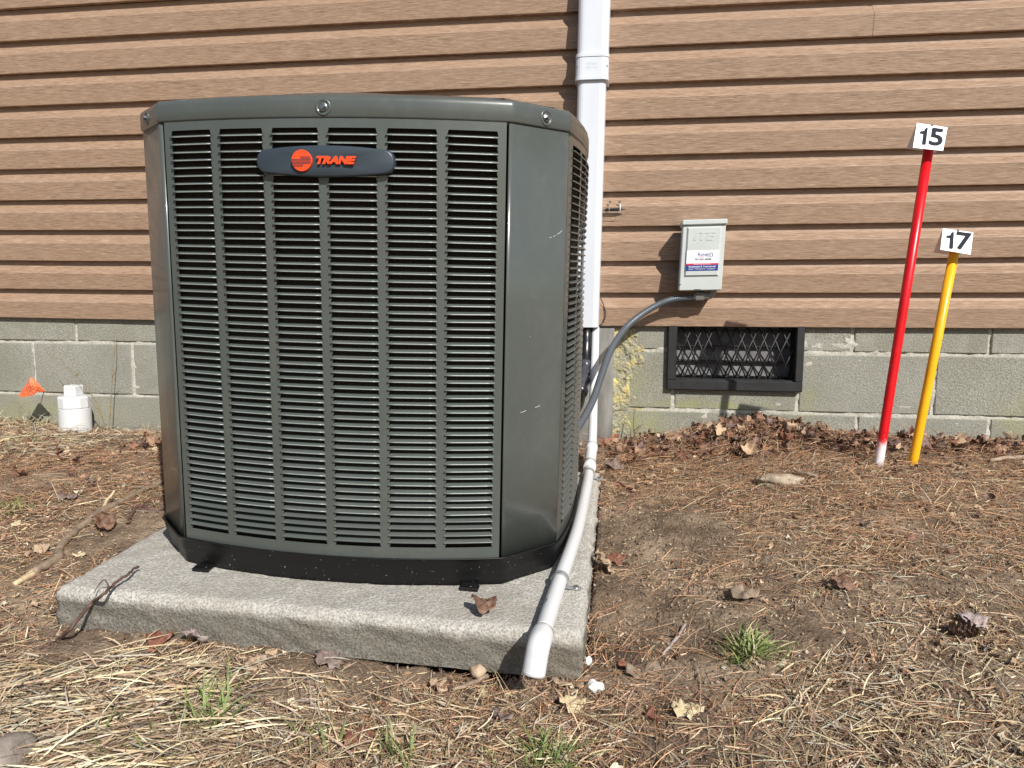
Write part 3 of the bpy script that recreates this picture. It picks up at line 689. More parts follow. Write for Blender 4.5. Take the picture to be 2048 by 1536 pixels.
# drain pipe
OD = .0133
dp = thing('drain_pipe', 'white PVC drain pipe running down from the cover and along the pad edge', 'pipe', tuple(at(1180,925,-.51)))
R0 = OD
p1 = smoothpath([at(1191,655,-.055), at(1190,700,-.10), at(1187,800,-.25), at(1185,870,-.40), at(1183,900,-.46)], 6)
dpp = [padpt(*onpad(x, y, .0145)) for x, y in ((1180,928),(1176,960),(1168,1000),(1158,1045),(1148,1080),(1120,1160),(1100,1220),(1087,1262))]
def dobj(name, path, rad, mat='pvc', n=18, parent=dp, caps=True): return place(ob(name, mesh(name, *tube(path, rad, n, caps), smooth=True), M[mat]), parent)
dobj('pipe', p1, R0); elb = smoothpath([p1[-1]+(p1[-1]-p1[-3])*-.2, p1[-1], (p1[-1]*.45+dpp[0]*.55)+np.array([0,.006,.0]), dpp[0], dpp[0]+(dpp[1]-dpp[0])*.25], 6)
dobj('elbow', elb, [.0165 if (i < 4 or i > len(elb)-4) else .0158 for i in range(len(elb))])
dobj('collar', [p1[-1]+(p1[-3]-p1[-1])*1.1, p1[-1]], .0172); dobj('collar', [dpp[0]-(dpp[1]-dpp[0])*.12, dpp[0]+(dpp[1]-dpp[0])*.32], .0172)
dobj('pipe', smoothpath(dpp, 8), R0)
e0 = dpp[-1]; e1 = padpt(*onpad(1078, 1290, .012)); endp = at(1067, 1350, -1.548)
rd = smoothpath([e0, e0+(e1-e0)*.3, e1, (e1*.5+endp*.5)+np.array([0,-.001,.003]), endp], 6)
me = mesh('reducer', *tube(rd, [np.interp(i/(len(rd)-1), [0,.12,.25,.3,1], [.0148,.0155,.0172,.0173,.0175]) for i in range(len(rd))], 20, False), smooth=True)
o = ob('reducer', me, M['pvc']); place(o, dp); md = o.modifiers.new('wall', 'SOLIDIFY'); md.thickness = .0022; md.offset = -1
o = dobj('reducer_core', [rd[3], rd[6]], .0150, 'void', 12)
dobj('glue_ring', [rd[2], rd[3]], .0169, 'fitting')
# strap
def frame_at(path, P):
    path = np.array(path); i = int(np.argmin(np.linalg.norm(path-P, axis=1))); t_ = path[min(i+1, len(path)-1)]-path[max(i-1, 0)]; t_ /= np.linalg.norm(t_); n = np.array(PM.to_3x3()@Vector((0,0,1))); s_ = np.cross(t_, n); s_ /= np.linalg.norm(s_); n = np.cross(s_, t_); return path[i], t_, s_, n
for nm, (px, py) in (('near', (1120, 1160)), ('far', (1176, 948))):
    c, t_, s_, n = frame_at(smoothpath(dpp, 8), padpt(*onpad(px, py, .0145)))
    stp = thing('pipe_strap', 'zinc pipe strap clamping the drain pipe near the front of the pad' if nm == 'near' else 'zinc pipe strap holding the drain pipe at the back of the pad', 'pipe strap', tuple(c), 'straps on the drain pipe')
    s_ = s_ if s_[0] > 0 else -s_
    arc = [c+(OD+.0012)*(math.cos(a)*s_+math.sin(a)*n) for a in np.linspace(-.9, math.pi+.9, 20)]
    arc = [c+s_*.038-n*.0128, c+s_*.030-n*.0126, c+s_*.020-n*.0124]+arc
    v, f = [], []
    for p in arc:
        for (dt, dn) in ((-.0065, 0), (-.0018, .0009), (0, 0), (.0018, .0009), (.0065, 0)):
            o_ = (p-c)/np.linalg.norm(p-c); v.append(p+t_*dt+o_*dn)
    for i in range(len(arc)-1):
        for k in range(4): f.append((i*5+k, i*5+k+1, (i+1)*5+k+1, (i+1)*5+k))
    o = place(ob('band', mesh('band', v, f), M['zinc']), stp); md = o.modifiers.new('t', 'SOLIDIFY'); md.thickness = .0012
    place(ob('screw', mesh('screw', *tube([c+s_*.029-n*.012, c+s_*.029-n*.0075], .0042, 8)), M['bolt']), stp)
me = text_mesh('USA', .010, 0, 0, 0, 1.0)
c, t_, s_, n = frame_at(smoothpath(dpp, 8), padpt(*onpad(1100, 1215, .0145))); s_ = s_ if s_[0] > 0 else -s_; t_ = t_ if t_[1] > 0 else -t_
nn = (n*.75-s_*.65); nn /= np.linalg.norm(nn); side = np.cross(t_, nn)
me.transform(Matrix(((t_[0], -nn[0], -side[0], c[0]+nn[0]*(OD+.0003)), (t_[1], -nn[1], -side[1], c[1]+nn[1]*(OD+.0003)), (t_[2], -nn[2], -side[2], c[2]+nn[2]*(OD+.0003)), (0,0,0,1))))
place(ob('lettering', me, M['ink_dark']), dp)
# conduit
cpt = [at(x, y, Y) for x, y, Y in ((1398,594,-.080),(1385,595,-.080),(1340,600,-.085),(1295,621,-.095),(1252,655,-.15),(1222,700,-.25),(1203,750,-.35),(1188,795,-.43),(1172,828,-.50),(1152,858,-.57))]+[np.array((-.15,-.585,-.29))]
cp = resample(smoothpath(cpt, 14), .00165)
cn = thing('flexible_conduit', 'blue grey ribbed flexible conduit curving from the disconnect box to the unit', 'conduit', tuple(cpt[0]))
place(ob('hose', mesh('hose', *tube(cp, [.0105+.0005*math.sin(i*2*math.pi/3.6) for i in range(len(cp))], 14), smooth=True), M['conduit']), cn)
f0 = at(1405, 592, -.080)
place(ob('fitting', fixn(mesh('fitting', *join([tube([f0+np.array([-.022,0,-.001]), f0+np.array([.004,0,0])], .0165, 8), tube([f0+np.array([-.028,0,-.002]), f0+np.array([-.022,0,-.001])], .0135, 16), tube(smoothpath([f0, f0+np.array([.022,0,.002]), f0+np.array([.034,0,.022]), f0+np.array([.036,.0,.034])], 5), .0125, 14)]))), M['fitting']), cn)

# ---------------------------------------------------------------- disconnect box
dx0, dx1, dz0, dz1, dY = .186, .320, .121, .3415, -.118
db = thing('disconnect_box', 'light grey electrical disconnect box with a service sticker mounted on the siding', 'electrical box', (.25, -.03, .12))
def dob(name, vf, mat, smooth=False): return place(ob(name, fixn(mesh(name, vf[0], vf[1], smooth)), M[mat]), db)
sk = .007    # the box leans a little
def lean(vf): return [(p[0]+(p[2]-dz0)/(dz1-dz0)*sk, p[1], p[2]+(p[0]-dx0)*.02) for p in vf[0]], vf[1]
dob('body', lean(box(dx0+.002, dx1-.002, -.105, -.030, dz0+.001, dz1-.003, .003)), 'switch_grey')
dob('door', lean(box(dx0, dx1, dY, -.104, dz0-.001, dz1-.014, .003)), 'switch_grey')
dob('rain_lid', lean(box(dx0-.003, dx1+.003, dY-.008, -.032, dz1-.014, dz1+.003, .003)), 'switch_grey')
def raised(x0, x1, z0, z1, y0, y1, b):
    v = [(x0, y0, z0), (x1, y0, z0), (x1, y0, z1), (x0, y0, z1), (x0+b, y1, z0+b), (x1-b, y1, z0+b), (x1-b, y1, z1-b), (x0+b, y1, z1-b)]
    return v, [(0,1,5,4), (1,2,6,5), (2,3,7,6), (3,0,4,7), (4,5,6,7)]
dob('raised_panel', lean(raised(dx0+.013, dx1-.0125, dz0+.043, dz1-.019, dY, dY-.006, .0055)), 'switch_grey')
dob('slot', lean(box(dx0+.047, dx0+.068, dY-.0006, dY+.002, dz0+.0005, dz0+.0035)), 'dark_slot'); dob('slot', lean(box(dx0-.0005, dx0+.006, dY-.0006, dY+.002, dz0+.018, dz0+.0205)), 'dark_slot')
sx0, sx1, sz0, sz1 = dx0+.0175, dx1-.0165, .1845-.0015, .2485-.0015; sy = dY-.0062
def stick(name, x0, x1, z0, z1, mat, y=0.0): return dob(name, lean(box(x0, x1, sy-.0006-y, sy+.0002-y, z0, z1)), mat)
stick('sticker', sx0, sx1, sz0+.0235, sz1, 'sticker_white'); stick('sticker_band', sx0, sx1, sz0+.0185, sz0+.0234, 'sticker_red'); stick('sticker_band', sx0, sx1, sz0, sz0+.0184, 'sticker_blue')
smid = (sx0+sx1)/2
for s_, size, x, z, mat, bold, xs_, al in (("Ronald's", .0148, smid+.008, sz1-.0125, 'ink_navy', .0002, .98, 'CENTER'), ('Heating', .0052, smid-.004, sz1-.0205, 'ink_red', .0001, 1.1, 'CENTER'), ('& Cooling', .0052, smid+.020, sz1-.0205, 'ink_navy', .0001, 1.1, 'CENTER'),
    ('757-451-8598', .0082, smid+.001, sz1-.0285, 'ink_dark', .0003, 1.12, 'CENTER'), ('FINANCING AVAILABLE', .0042, smid, sz0+.0208, 'ink_white', .0, 1.2, 'CENTER'),
    ('Residential & Commercial', .0076, smid, sz0+.0130, 'ink_white', .0001, 1.05, 'CENTER'), ('Repair \u2022 Maintenance \u2022 Installation', .0060, smid, sz0+.0058, 'ink_white', .0, 1.0, 'CENTER')):
    me = text_mesh(s_, size, bold, 0, 0, xs_, al); me.transform(Matrix.Translation((x, sy-.0009, z)))
    for vv in me.vertices: vv.co.z += (vv.co.x-dx0)*.02; vv.co.x += (vv.co.z-dz0)/(dz1-dz0)*sk
    place(ob('lettering', me, M[mat]), db)
me = text_mesh('ITE', .037, .0010, .0007, .30, 1.25); me.transform(Matrix.Translation((smid-.001+.003, sy-.0002, dz1-.049))); place(ob('embossed_lettering', me, M['switch_grey']), db)

# ---------------------------------------------------------------- small sensor and clip, cable loop
sn = thing('outdoor_sensor', 'small black sensor probe held on the siding by a wire clip', 'sensor', tuple(at(1225,419,-.04)))
A, B = at(1210,420,-.043), at(1240,419,-.043); ax = (B-A)/np.linalg.norm(B-A)
place(ob('probe', mesh('probe', *tube([A-ax*.002, A, A+ax*.004, B-ax*.008, B-ax*.001, B+ax*.012, B+ax*.017], [.002,.0042,.0048,.0048,.0042,.002,.0008], 10), smooth=True), M['rubber_black']), sn)
place(ob('wire', mesh('wire', *tube(smoothpath([A-ax*.002, A-ax*.012+np.array([0,0,-.004]), A-ax*.022+np.array([0,0,-.010])], 5), .0012, 6)), M['rubber_black']), sn)
cl = [at(1220,404,-.033), at(1219,409,-.040), at(1218,425,-.052), at(1240,425,-.052), at(1241,409,-.040), at(1240,405,-.033)]
place(ob('clip', mesh('clip', *tube(cl, .0009, 6)), M['zinc']), sn)
for px in (1220, 1239): q = at(px, 403.5, -.036); place(ob('screw', mesh('screw', *lathe([(.0042,.002),(.0042,-.001),(.003,-.0025)], 10, q[0], q[1], q[2], 'y')), M['bolt']), sn)
q = [at(x, y, -.034) for x, y in ((1196,592),(1203,600),(1210,620),(1211,632),(1206,645),(1197,652))]
o = ob('cable', mesh('cable', *tube(smoothpath(q, 8), .0016, 6), smooth=True), M['rubber_black']); tag(o, 'thin black cable looping out beside the lower end of the white cover', 'cable')

# ---------------------------------------------------------------- marker stakes
def stake(label, cat, base, topp, rad, mat, num, tl, tr, bl, br, backl, backr):
    b = at(*base, -.55); t_ = at(*topp, -.55); d = (t_-b)/np.linalg.norm(t_-b); b0 = b-d*.06
    th = thing('marker_stake', label, 'stake', tuple(b), 'numbered marker stakes by the wall')
    place(ob('pole', mesh('pole', *tube([b0, b, b+(t_-b)*.5, t_+d*.03], rad, 20), smooth=True), M[mat]), th)
    TL, TR, BL, BR = (at(*p, y) for p, y in ((tl, -.565), (tr, -.565), (bl, -.585), (br, -.585)))
    nrm = np.cross(TR-TL, BL-TL); nrm /= np.linalg.norm(nrm); nrm = nrm if nrm[1] < 0 else -nrm
    e = .0012
    v = [TL, TR, BR, BL]+[p-nrm*e for p in (TL, TR, BR, BL)]
    place(ob('number_plate', fixn(mesh('number_plate', v, box(0,1,0,1,0,1)[1]+[] if 0 else [(0,1,2,3),(4,7,6,5),(0,4,5,1),(1,5,6,2),(2,6,7,3),(3,7,4,0)])), M['plate_white']), th)
    K0, K1 = at(*backl, -.515), at(*backr, -.515)
    v = [TL, TR, K1, K0]+[p+np.array([0,e,0]) for p in (TL, TR, K1, K0)]
    place(ob('rear_plate', fixn(mesh('rear_plate', v, [(0,1,2,3),(4,7,6,5),(0,4,5,1),(1,5,6,2),(2,6,7,3),(3,7,4,0)])), M['plate_white']), th)
    h_ = .0225; v1_ = [(-.0165,0,-h_),(-.0085,0,-h_),(-.0085,0,h_),(-.0135,0,h_),(-.0150,0,h_*.72),(-.0185,0,h_*.56),(-.0250,0,h_*.50),(-.0250,0,h_*.26),(-.0165,0,h_*.26)]
    me = mesh('number', v1_, [(0,1,2,3,8), (3,4,5,6,7,8)])
    m2 = text_mesh(num[1], .064, .0013, .0, 0, 1.15); m2.transform(Matrix.Translation((.0145, 0, 0)))
    import bmesh
    bm_ = bmesh.new(); bm_.from_mesh(me); bm_.from_mesh(m2); bm_.to_mesh(me); bm_.free()
    X = (TR-TL)/np.linalg.norm(TR-TL); Z = (TL-BL); Z -= X*np.dot(Z, X); Z /= np.linalg.norm(Z); cc = (TL+TR+BL+BR)/4+nrm*.0022
    me.transform(Matrix(((X[0], -nrm[0], Z[0], cc[0]), (X[1], -nrm[1], Z[1], cc[1]), (X[2], -nrm[2], Z[2], cc[2]), (0,0,0,1))))
    place(ob('number', me, M['ink_dark']), th)
    place(ob('rivet', mesh('rivet', *tube([(TL+TR)/2+np.array([0,.0,-.001]), (TL+TR)/2+np.array([0,.0,.0015])], .003, 8)), M['bolt']), th)
stake('red marker stake with white foot carrying the number 15 plate', 'stake', (1758,922), (1854,318), .0118, 'red', '15', (1834,246), (1895,255), (1826,295), (1886,301.5), (1813,297), (1873,305))
stake('short yellow marker stake carrying the number 17 plate', 'stake', (1828,914), (1907,512), .0115, 'stake_yellow', '17', (1886,457), (1946.5,465), (1881,499), (1941,509), (1867,505), (1926,514))

# ---------------------------------------------------------------- cleanout cap and flag
cc_ = at(151, 850, -.12); ccx = cc_[0]
co = thing('cleanout_cap', 'white plastic sewer cleanout pipe with a capped top by the left foundation', 'pipe cap', (ccx, -.12, gz(ccx, -.12)))
def cob(name, vf, mat='pvc', sm=True): return place(ob(name, fixn(mesh(name, vf[0], vf[1], sm)), M[mat]), co)
zb = float(gz(ccx, -.12))
cob('pipe', lathe([(0.0493, zb-.05), (0.0493, -.405)], 32, ccx, -.12)); cob('adapter', lathe([(0.0510, -.408), (0.0544, -.404), (0.0548, -.319), (0.0527, -.317)], 40, ccx, -.12), sm=False)
cob('plug', lathe([(0.0527, -.3155), (0.0557, -.3150), (0.0557, -.279), (0.0527, -.274), (0.0382, -.272)], 12, ccx, -.12), sm=False)
cob('square_head', box(ccx-.024, ccx+.024, -.144, -.096, -.274, -.233, .004), sm=False)
fg = thing('marker_flag', 'small orange marker flag with handwritten scribble near the block wall', 'flag', tuple(at(66, 850, -.13)))
A, B, D_, E_ = at(62,754,-.125), at(36,793,-.135), at(91,783,-.12), at(66,790,-.13)
v = [A, B, at(50,794,-.142), E_, at(76,784,-.12), D_, at(68,758,-.118), at(55,772,-.145), at(75,772,-.13)]
f = [(0,1,7), (1,2,7), (2,3,7), (7,3,8), (3,4,8), (4,5,8), (8,5,6), (0,7,8), (0,8,6)]
o = place(ob('flag', mesh('flag', v, f), M['flag']), fg); md = o.modifiers.new('t', 'SOLIDIFY'); md.thickness = .0006
v2 = [A+np.array([0,.004,0]), D_+np.array([-.004,.02,0]), at(88,800,-.06), at(76,812,-.05), at(45,808,-.06), B+np.array([.01,.03,0])]
sc_pts = [[(56,772),(58,764),(60,775),(61,766)],[(62,771),(64,765),(66,770),(63,773)],[(67,770),(69,765),(70,771),(73,768),(75,771)],[(52,777),(60,775),(64,779)],[(54,783),(57,786),(60,782),(62,785)],[(64,781),(67,777),(69,781)]]
for sp_ in sc_pts: place(ob('scribble', mesh('scribble', *tube([at(x, y, -.150) for x, y in sp_], .0007, 5)), M['ink_dark']), fg)
place(ob('wire', mesh('wire', *tube([at(88,783,-.10), at(70,850,-.12)], .0014, 6)), M['bolt']), fg)

# ---------------------------------------------------------------- ground litter
FO = [(-.97,-.04,-1.475,-.55)]
def inside_pad(x, y): return (x > -.955) & (x < -.05) & (y > -1.465) & (y < -.56)
def spots(lst): return [(hit(px, py)[0], hit(px, py)[1], r, k) for px, py, r, k in lst]
def field(x, y, base, sp_):
    d = np.full_like(x, base)
    for cx, cy, r, k in sp_: d = d+k*np.exp(-((x-cx)**2+(y-cy)**2)/(r*r))
    return np.clip(d, 0, 1)
BARE = spots([(1290,1060,.15,-.95),(1400,1060,.11,-.7),(1290,1230,.07,-.7),(1430,1240,.09,-.7),(1560,1160,.09,-.4),(1360,1370,.06,-.7),(240,1080,.08,-.7),(150,1290,.07,-.8),(720,1370,.05,-.7),(1700,1240,.12,-.5),(290,1040,.07,-.6),(1900,1330,.10,-.35)])
def blades(N, region, lo, hi, wlo, whi, lift, colors, base, sp_, stick=.1, seed=1, dirb=None, curl=.9, pts=5):
    r = np.random.default_rng(seed); x0, x1, y0, y1 = region
    X = r.uniform(x0, x1, N*3); Y = r.uniform(y0, y1, N*3); d = field(X, Y, base, sp_); fe = np.ones_like(X)
    if region[0] > -2.7 or region[3] < -.02:
        fe = np.clip(np.minimum(np.where(x0 > -2.7, X-x0, 1), np.where(y1 < -.02, y1-Y, 1))/.22, 0, 1); fe = np.minimum(fe, np.clip(np.minimum(np.where(x1 < 1.6, x1-X, 1), np.where(y0 > -2, Y-y0, 1))/.22, 0, 1))
    k = (r.random(N*3) < fe*d*(.55+.9*np.clip(fract(X, Y, 5, 3, seed*1.3)+.5, 0, 1))) & ~inside_pad(X, Y)
    X, Y, d = X[k][:N], Y[k][:N], d[k][:N]; n = len(X)
    L = r.uniform(lo, hi, n)*(.5+r.random(n)*.7); W = r.uniform(wlo, whi, n); th = r.uniform(0, 2*math.pi, n)
    if dirb is not None: th = dirb+r.normal(0, .55, n)+np.where(r.random(n) < .5, 0, math.pi)
    kap = r.normal(0, curl, n)/np.maximum(L, .02)*.9; st = r.random(n) < stick
    el = np.where(st, r.uniform(.2, 1.0, n), r.normal(.02, .06, n)); z0 = r.uniform(.001, lift, n)*(.3+d)
    P = np.zeros((n, pts, 3)); cx, cy, cz = X.copy(), Y.copy(), z0.copy(); a = th.copy()
    for i in range(pts):
        P[:,i,0] = cx; P[:,i,1] = cy; P[:,i,2] = cz
        s = L/(pts-1); cx = cx+np.cos(a)*np.cos(el)*s; cy = cy+np.sin(a)*np.cos(el)*s; cz = np.maximum(cz+np.sin(el)*s, .0015); a = a+kap*s; el = el-np.where(st, .25, 0.03)
    P[:,:,1] = np.minimum(P[:,:,1], -.004)
    P[:,:,2] += gz(P[:,:,0], P[:,:,1])
    sx = -np.sin(th)[:,None]*np.ones(pts); sy_ = np.cos(th)[:,None]*np.ones(pts); roll = r.uniform(-.9, .9, n)[:,None]
    prof = np.array([.75, 1, 1, .85, .25])[:pts] if pts == 5 else np.array([.8, 1, .9, .3])
    w2 = (W[:,None]*prof[None,:])/2
    A = P.copy(); B = P.copy(); off = np.stack([sx*np.cos(roll), sy_*np.cos(roll), np.sin(roll)*np.ones_like(sx)], 2)*w2[:,:,None]
    A -= off; B += off; V = np.stack([A, B], 2).reshape(-1, 3)
    b = (np.arange(n)*pts*2)[:,None]+np.arange(pts-1)[None,:]*2; b = b.ravel(); Q = np.stack([b, b+1, b+3, b+2], 1)
    cols_ = np.array(colors); ci = r.integers(0, len(cols_), n); c = cols_[ci]*(r.uniform(.7, 1.38, (n, 1)))*r.uniform(.94, 1.06, (n, 3))
    cc = np.c_[np.repeat(c, pts*2, 0), np.ones(n*pts*2)]
    return V, Q, cc
REG = (-2.75, 2.0, -2.05, -.01)
def emit(name, parts, mat):
    V, Q, Cc, n = [], [], [], 0
    for v, q, c in parts: V.append(v); Q.append(q+n); Cc.append(c); n += len(v)
    o = ob(name, bigmesh(name, np.concatenate(V), np.concatenate(Q), np.concatenate(Cc)), M[mat]); o['kind'] = 'stuff'; return o
STR = [(.52,.42,.27),(.62,.53,.36),(.42,.32,.20),(.34,.245,.15),(.54,.46,.34),(.25,.17,.11),(.40,.285,.19),(.43,.39,.31),(.20,.135,.09),(.47,.37,.22)]
NEE = [(.37,.20,.105),(.46,.26,.145),(.26,.14,.085),(.54,.35,.21),(.19,.11,.075),(.44,.32,.21),(.40,.22,.12)]
straw_sp = BARE+spots([(100,1420,.22,.6),(400,1420,.25,.6),(650,1480,.2,.4),(1000,1480,.2,.35),(1850,1150,.25,.35),(1950,1280,.2,.4),(1700,1470,.25,.3),(60,880,.25,.8),(60,1060,.2,.3),(1900,1460,.2,.4)])
need_sp = BARE+spots([(1300,960,.25,.4),(1500,950,.3,.5),(1800,980,.35,.5),(1250,1400,.15,.6),(1000,1380,.15,.3),(1700,1100,.3,.3),(100,960,.25,.4),(200,950,.2,.4),(1300,1500,.15,.4)])
o = emit('dry_straw', [blades(17000, REG, .02, .075, .0007, .0018, .009, STR, .25, straw_sp, .04, 11, curl=.3),
                       blades(13000, (-1.3,1.1,-2.05,-1.45), .010, .075, .0006, .0024, .013, STR, .50, straw_sp, .07, 12, curl=.35),
                       blades(3800, (-1.3,-.45,-2.0,-1.5), .05, .13, .0012, .0030, .014, STR, .6, straw_sp, .05, 15, dirb=.45, curl=.3),
                       blades(5000, (-2.75,-1.6,-.7,-.01), .03, .08, .0010, .0024, .020, STR, .7, straw_sp, .12, 17, curl=.6),
                       blades(17000, (.15,2.0,-1.85,-.15), .012, .055, .0006, .0016, .008, STR, .5, straw_sp+spots([(1900,1100,.35,.5),(1800,1000,.3,.3)]), .04, 16, curl=.25)], 'straw')
tag(o, 'loose dry straw coloured grass scattered over the bare soil', 'straw')
o = emit('pine_needles', [blades(60000, REG, .025, .09, .0006, .0013, .011, NEE, .45, need_sp, .03, 21, curl=.35, pts=4),
                          blades(18000, REG, .03, .09, .0005, .0010, .004, NEE, .75, [(a_, b_, c_, d_*.85) for a_, b_, c_, d_ in BARE], .02, 23, curl=.35, pts=4),
                          blades(20000, (.1,2.0,-1.9,-.1), .02, .07, .0006, .0011, .010, NEE+STR[:2], .7, need_sp, .04, 24, curl=.4, pts=4),
                          blades(12000, (-.1,1.7,-.6,-.01), .03, .09, .0006, .0011, .024, NEE, .9, need_sp, .12, 22, curl=.4, pts=4)], 'straw')
tag(o, 'brown pine needles strewn over the soil and along the wall', 'pine needles')
CRC = STR+STR[:3]+NEE+[(.12,.08,.055),(.16,.11,.075),(.25,.17,.115),(.20,.14,.10)]
o = emit('litter_crumbs', [blades(90000, REG, .004, .018, .0008, .0032, .005, CRC, .45, straw_sp, .05, 31, pts=4, curl=.4),
                           blades(45000, REG, .003, .010, .0008, .0024, .003, CRC, .9, [], .03, 32, pts=4, curl=.4)], 'straw')
tag(o, 'tiny crumbs of dead grass and bark on the soil', 'litter')
r = np.random.default_rng(77); N = 48000; X = r.uniform(-2.6, 1.9, N); Y = r.uniform(-2.0, -.02, N); k = ~inside_pad(X, Y); X, Y = X[k], Y[k]; N = len(X)
sz = .0009+.0034*r.random(N)**2.6; cen = np.stack([X, Y, gz(X, Y)+np.where(True, fract(X, Y, 6, 5, 3.1)*.017+fract(X, Y, 50, 2, 8.2)*.008, 0)+sz*.3], 1)
oct_ = np.array([(1,0,0),(-1,0,0),(0,1,0),(0,-1,0),(0,0,1),(0,0,-1)], float); of = np.array([(0,2,4),(2,1,4),(1,3,4),(3,0,4),(2,0,5),(1,2,5),(3,1,5),(0,3,5)])
Vc = (cen[:,None,:]+oct_[None]*sz[:,None,None]*r.uniform(.6, 1.3, (N,6,1))).reshape(-1, 3); Qc = (of[None]+(np.arange(N)*6)[:,None,None]).reshape(-1, 3)
cl_ = np.array([(.19,.142,.098),(.27,.205,.145),(.12,.085,.06),(.36,.29,.215),(.5,.42,.32)])[r.choice(5, N, p=[.35,.3,.2,.12,.03])]*r.uniform(.8, 1.2, (N,1))
o = ob('soil_crumbs', bigmesh('soil_crumbs', Vc, Qc, np.c_[np.repeat(cl_, 6, 0), np.ones(N*6)]), M['leafy']); o['kind'] = 'stuff'; tag(o, 'small crumbs and clods of brown soil', 'soil')
# leaf litter mass
def leaf_outline(kind, r):
    n = 22; a = np.linspace(0, 2*math.pi, n, endpoint=False)
    if kind == 0: R = 1+.32*np.abs(np.sin(a*2.5))**.7*np.sign(1)-.25+.1*r.normal(size=n)
    elif kind == 1: R = 1/np.sqrt((np.cos(a)/1.0)**2+(np.sin(a)/.42)**2)+.03*r.normal(size=n)
    elif kind == 2: R = (.62+.2*np.abs(np.cos(a*1.5+r.uniform(0,3)))+.28*r.random(n))
    else: R = .62+.5*np.abs(np.cos(a*2.5))**1.5+.06*r.normal(size=n)
    return np.stack([np.cos(a)*R, np.sin(a)*R], 1)
def leaf_geo(kind, size, curl, fold, r, rings=2):
    o_ = leaf_outline(kind, r); n = len(o_); P = [np.zeros((1, 2))]+[o_*(k/rings) for k in range(1, rings+1)]; P = np.concatenate(P)
    f1, f2 = r.uniform(2, 4), r.uniform(0, 6)
    z = curl*(P[:,0]**2*.6+P[:,1]**2*.5)-fold*np.abs(P[:,1])+.14*np.sin(P[:,0]*f1*2+f2)*np.cos(P[:,1]*f1*1.7+f2)+.09*r.normal(size=len(P))+.16*np.sin(P[:,1]*7+f2)*np.abs(P[:,0])
    z = z-z.min(); v = np.c_[P, z]*size; f = []
    for k in range(n): f.append((0, 1+k, 1+(k+1) % n))
    for j in range(rings-1):
        for k in range(n):
            a, b = 1+j*n+k, 1+j*n+(k+1) % n; f.append((a, a+n, b+n)); f.append((a, b+n, b))
    return v, np.array(f)
def leaf_mass(N, region, smin, smax, colors, base, sp_, seed, lift):
    r = np.random.default_rng(seed); V, Fc, Cc, n = [], [], [], 0; tm = [leaf_geo(k, 1, r.uniform(.1,1.6), r.uniform(-.7,.9), r, 2) for k in range(4) for _ in range(10)]
    tm = [(v*np.array([r.uniform(.5,1.1),1,1]), f) for v, f in tm]; cnt = 0
    while cnt < N:
        x, y = r.uniform(region[0], region[1]), r.uniform(region[2], region[3])
        if r.random() > field(np.array([x]), np.array([y]), base, sp_)[0] or inside_pad(x, y): cnt += .05; continue
        v, f = tm[r.integers(len(tm))]; s = r.uniform(smin, smax)*r.uniform(.6, 1.1); M3 = np.array(Matrix.Rotation(r.uniform(0, 6.28), 3, 'Z')@Matrix.Rotation(r.normal(0, .6), 3, 'X')@Matrix.Rotation(r.normal(0, .6), 3, 'Y'))
        w_ = (v*s)@M3.T; w_[:,2] -= w_[:,2].min(); w_ = w_+np.array([x, y, float(gz(x, y))+r.uniform(-.002, lift)]); w_[:,1] = np.minimum(w_[:,1], -.004)
        V.append(w_); Fc.append(f+n); n += len(v); c = np.array(colors[r.integers(len(colors))])*r.uniform(.7, 1.25); Cc.append(np.tile(np.r_[c, 1], (len(v), 1))); cnt += 1
    return np.concatenate(V), np.concatenate(Fc), np.concatenate(Cc)
LC = [(.22,.12,.08),(.28,.17,.11),(.13,.07,.05),(.34,.21,.14),(.18,.12,.105),(.40,.29,.19),(.24,.11,.07),(.10,.06,.045)]
wallsp = spots([(1500,885,.18,.7),(1400,920,.2,.4),(1250,900,.15,.5),(1700,905,.2,.5),(1900,900,.3,.5),(1600,880,.1,.5)])
parts = [leaf_mass(1100, (-.02,1.7,-.45,-.01), .007, .024, LC, .30, wallsp, 41, .020), leaf_mass(800, REG, .005, .015, LC+[(.5,.38,.25)], .22, BARE, 42, .006), leaf_mass(160, (-2.3,-.95,-.9,-.02), .008, .022, LC, .45, BARE, 43, .008), leaf_mass(420, REG, .004, .009, STR+LC, .5, straw_sp, 44, .006)]
parts[3] = leaf_mass(5000, REG, .003, .0095, STR+LC, .5, straw_sp, 44, .006)
o = emit('leaf_litter', parts, 'leafy'); tag(o, 'brown crumpled leaf litter banked along the foot of the block wall', 'leaves')
# singled out leaves
def big_leaf(px, py, size, kind, mat, label, curl=.4, fold=.2, rz=None, tilt=(0,0), onp=False, name='fallen_leaf', sx=1.0, lift=.002, cat='leaf'):
    r = np.random.default_rng(int(px*3+py)); v, f = leaf_geo(kind, size, curl, fold, r, 4); v[:,0] *= sx
    M3 = np.array(Matrix.Rotation(rz if rz is not None else r.uniform(0, 6.28), 3, 'Z')@Matrix.Rotation(tilt[0], 3, 'X')@Matrix.Rotation(tilt[1], 3, 'Y'))
    v = v@M3.T; v[:,2] -= v[:,2].min()
    p = padpt(*onpad(px, py, .004)) if onp else hit(px, py, .006)
    o = ob(name, mesh(name, v, f, True), M[mat]); o.location = (p[0], p[1], p[2]+(0 if onp else -.006)+lift)
    md = o.modifiers.new('t', 'SOLIDIFY'); md.thickness = .0006
    tag(o, label, cat, 'fallen leaves on the ground'); return o
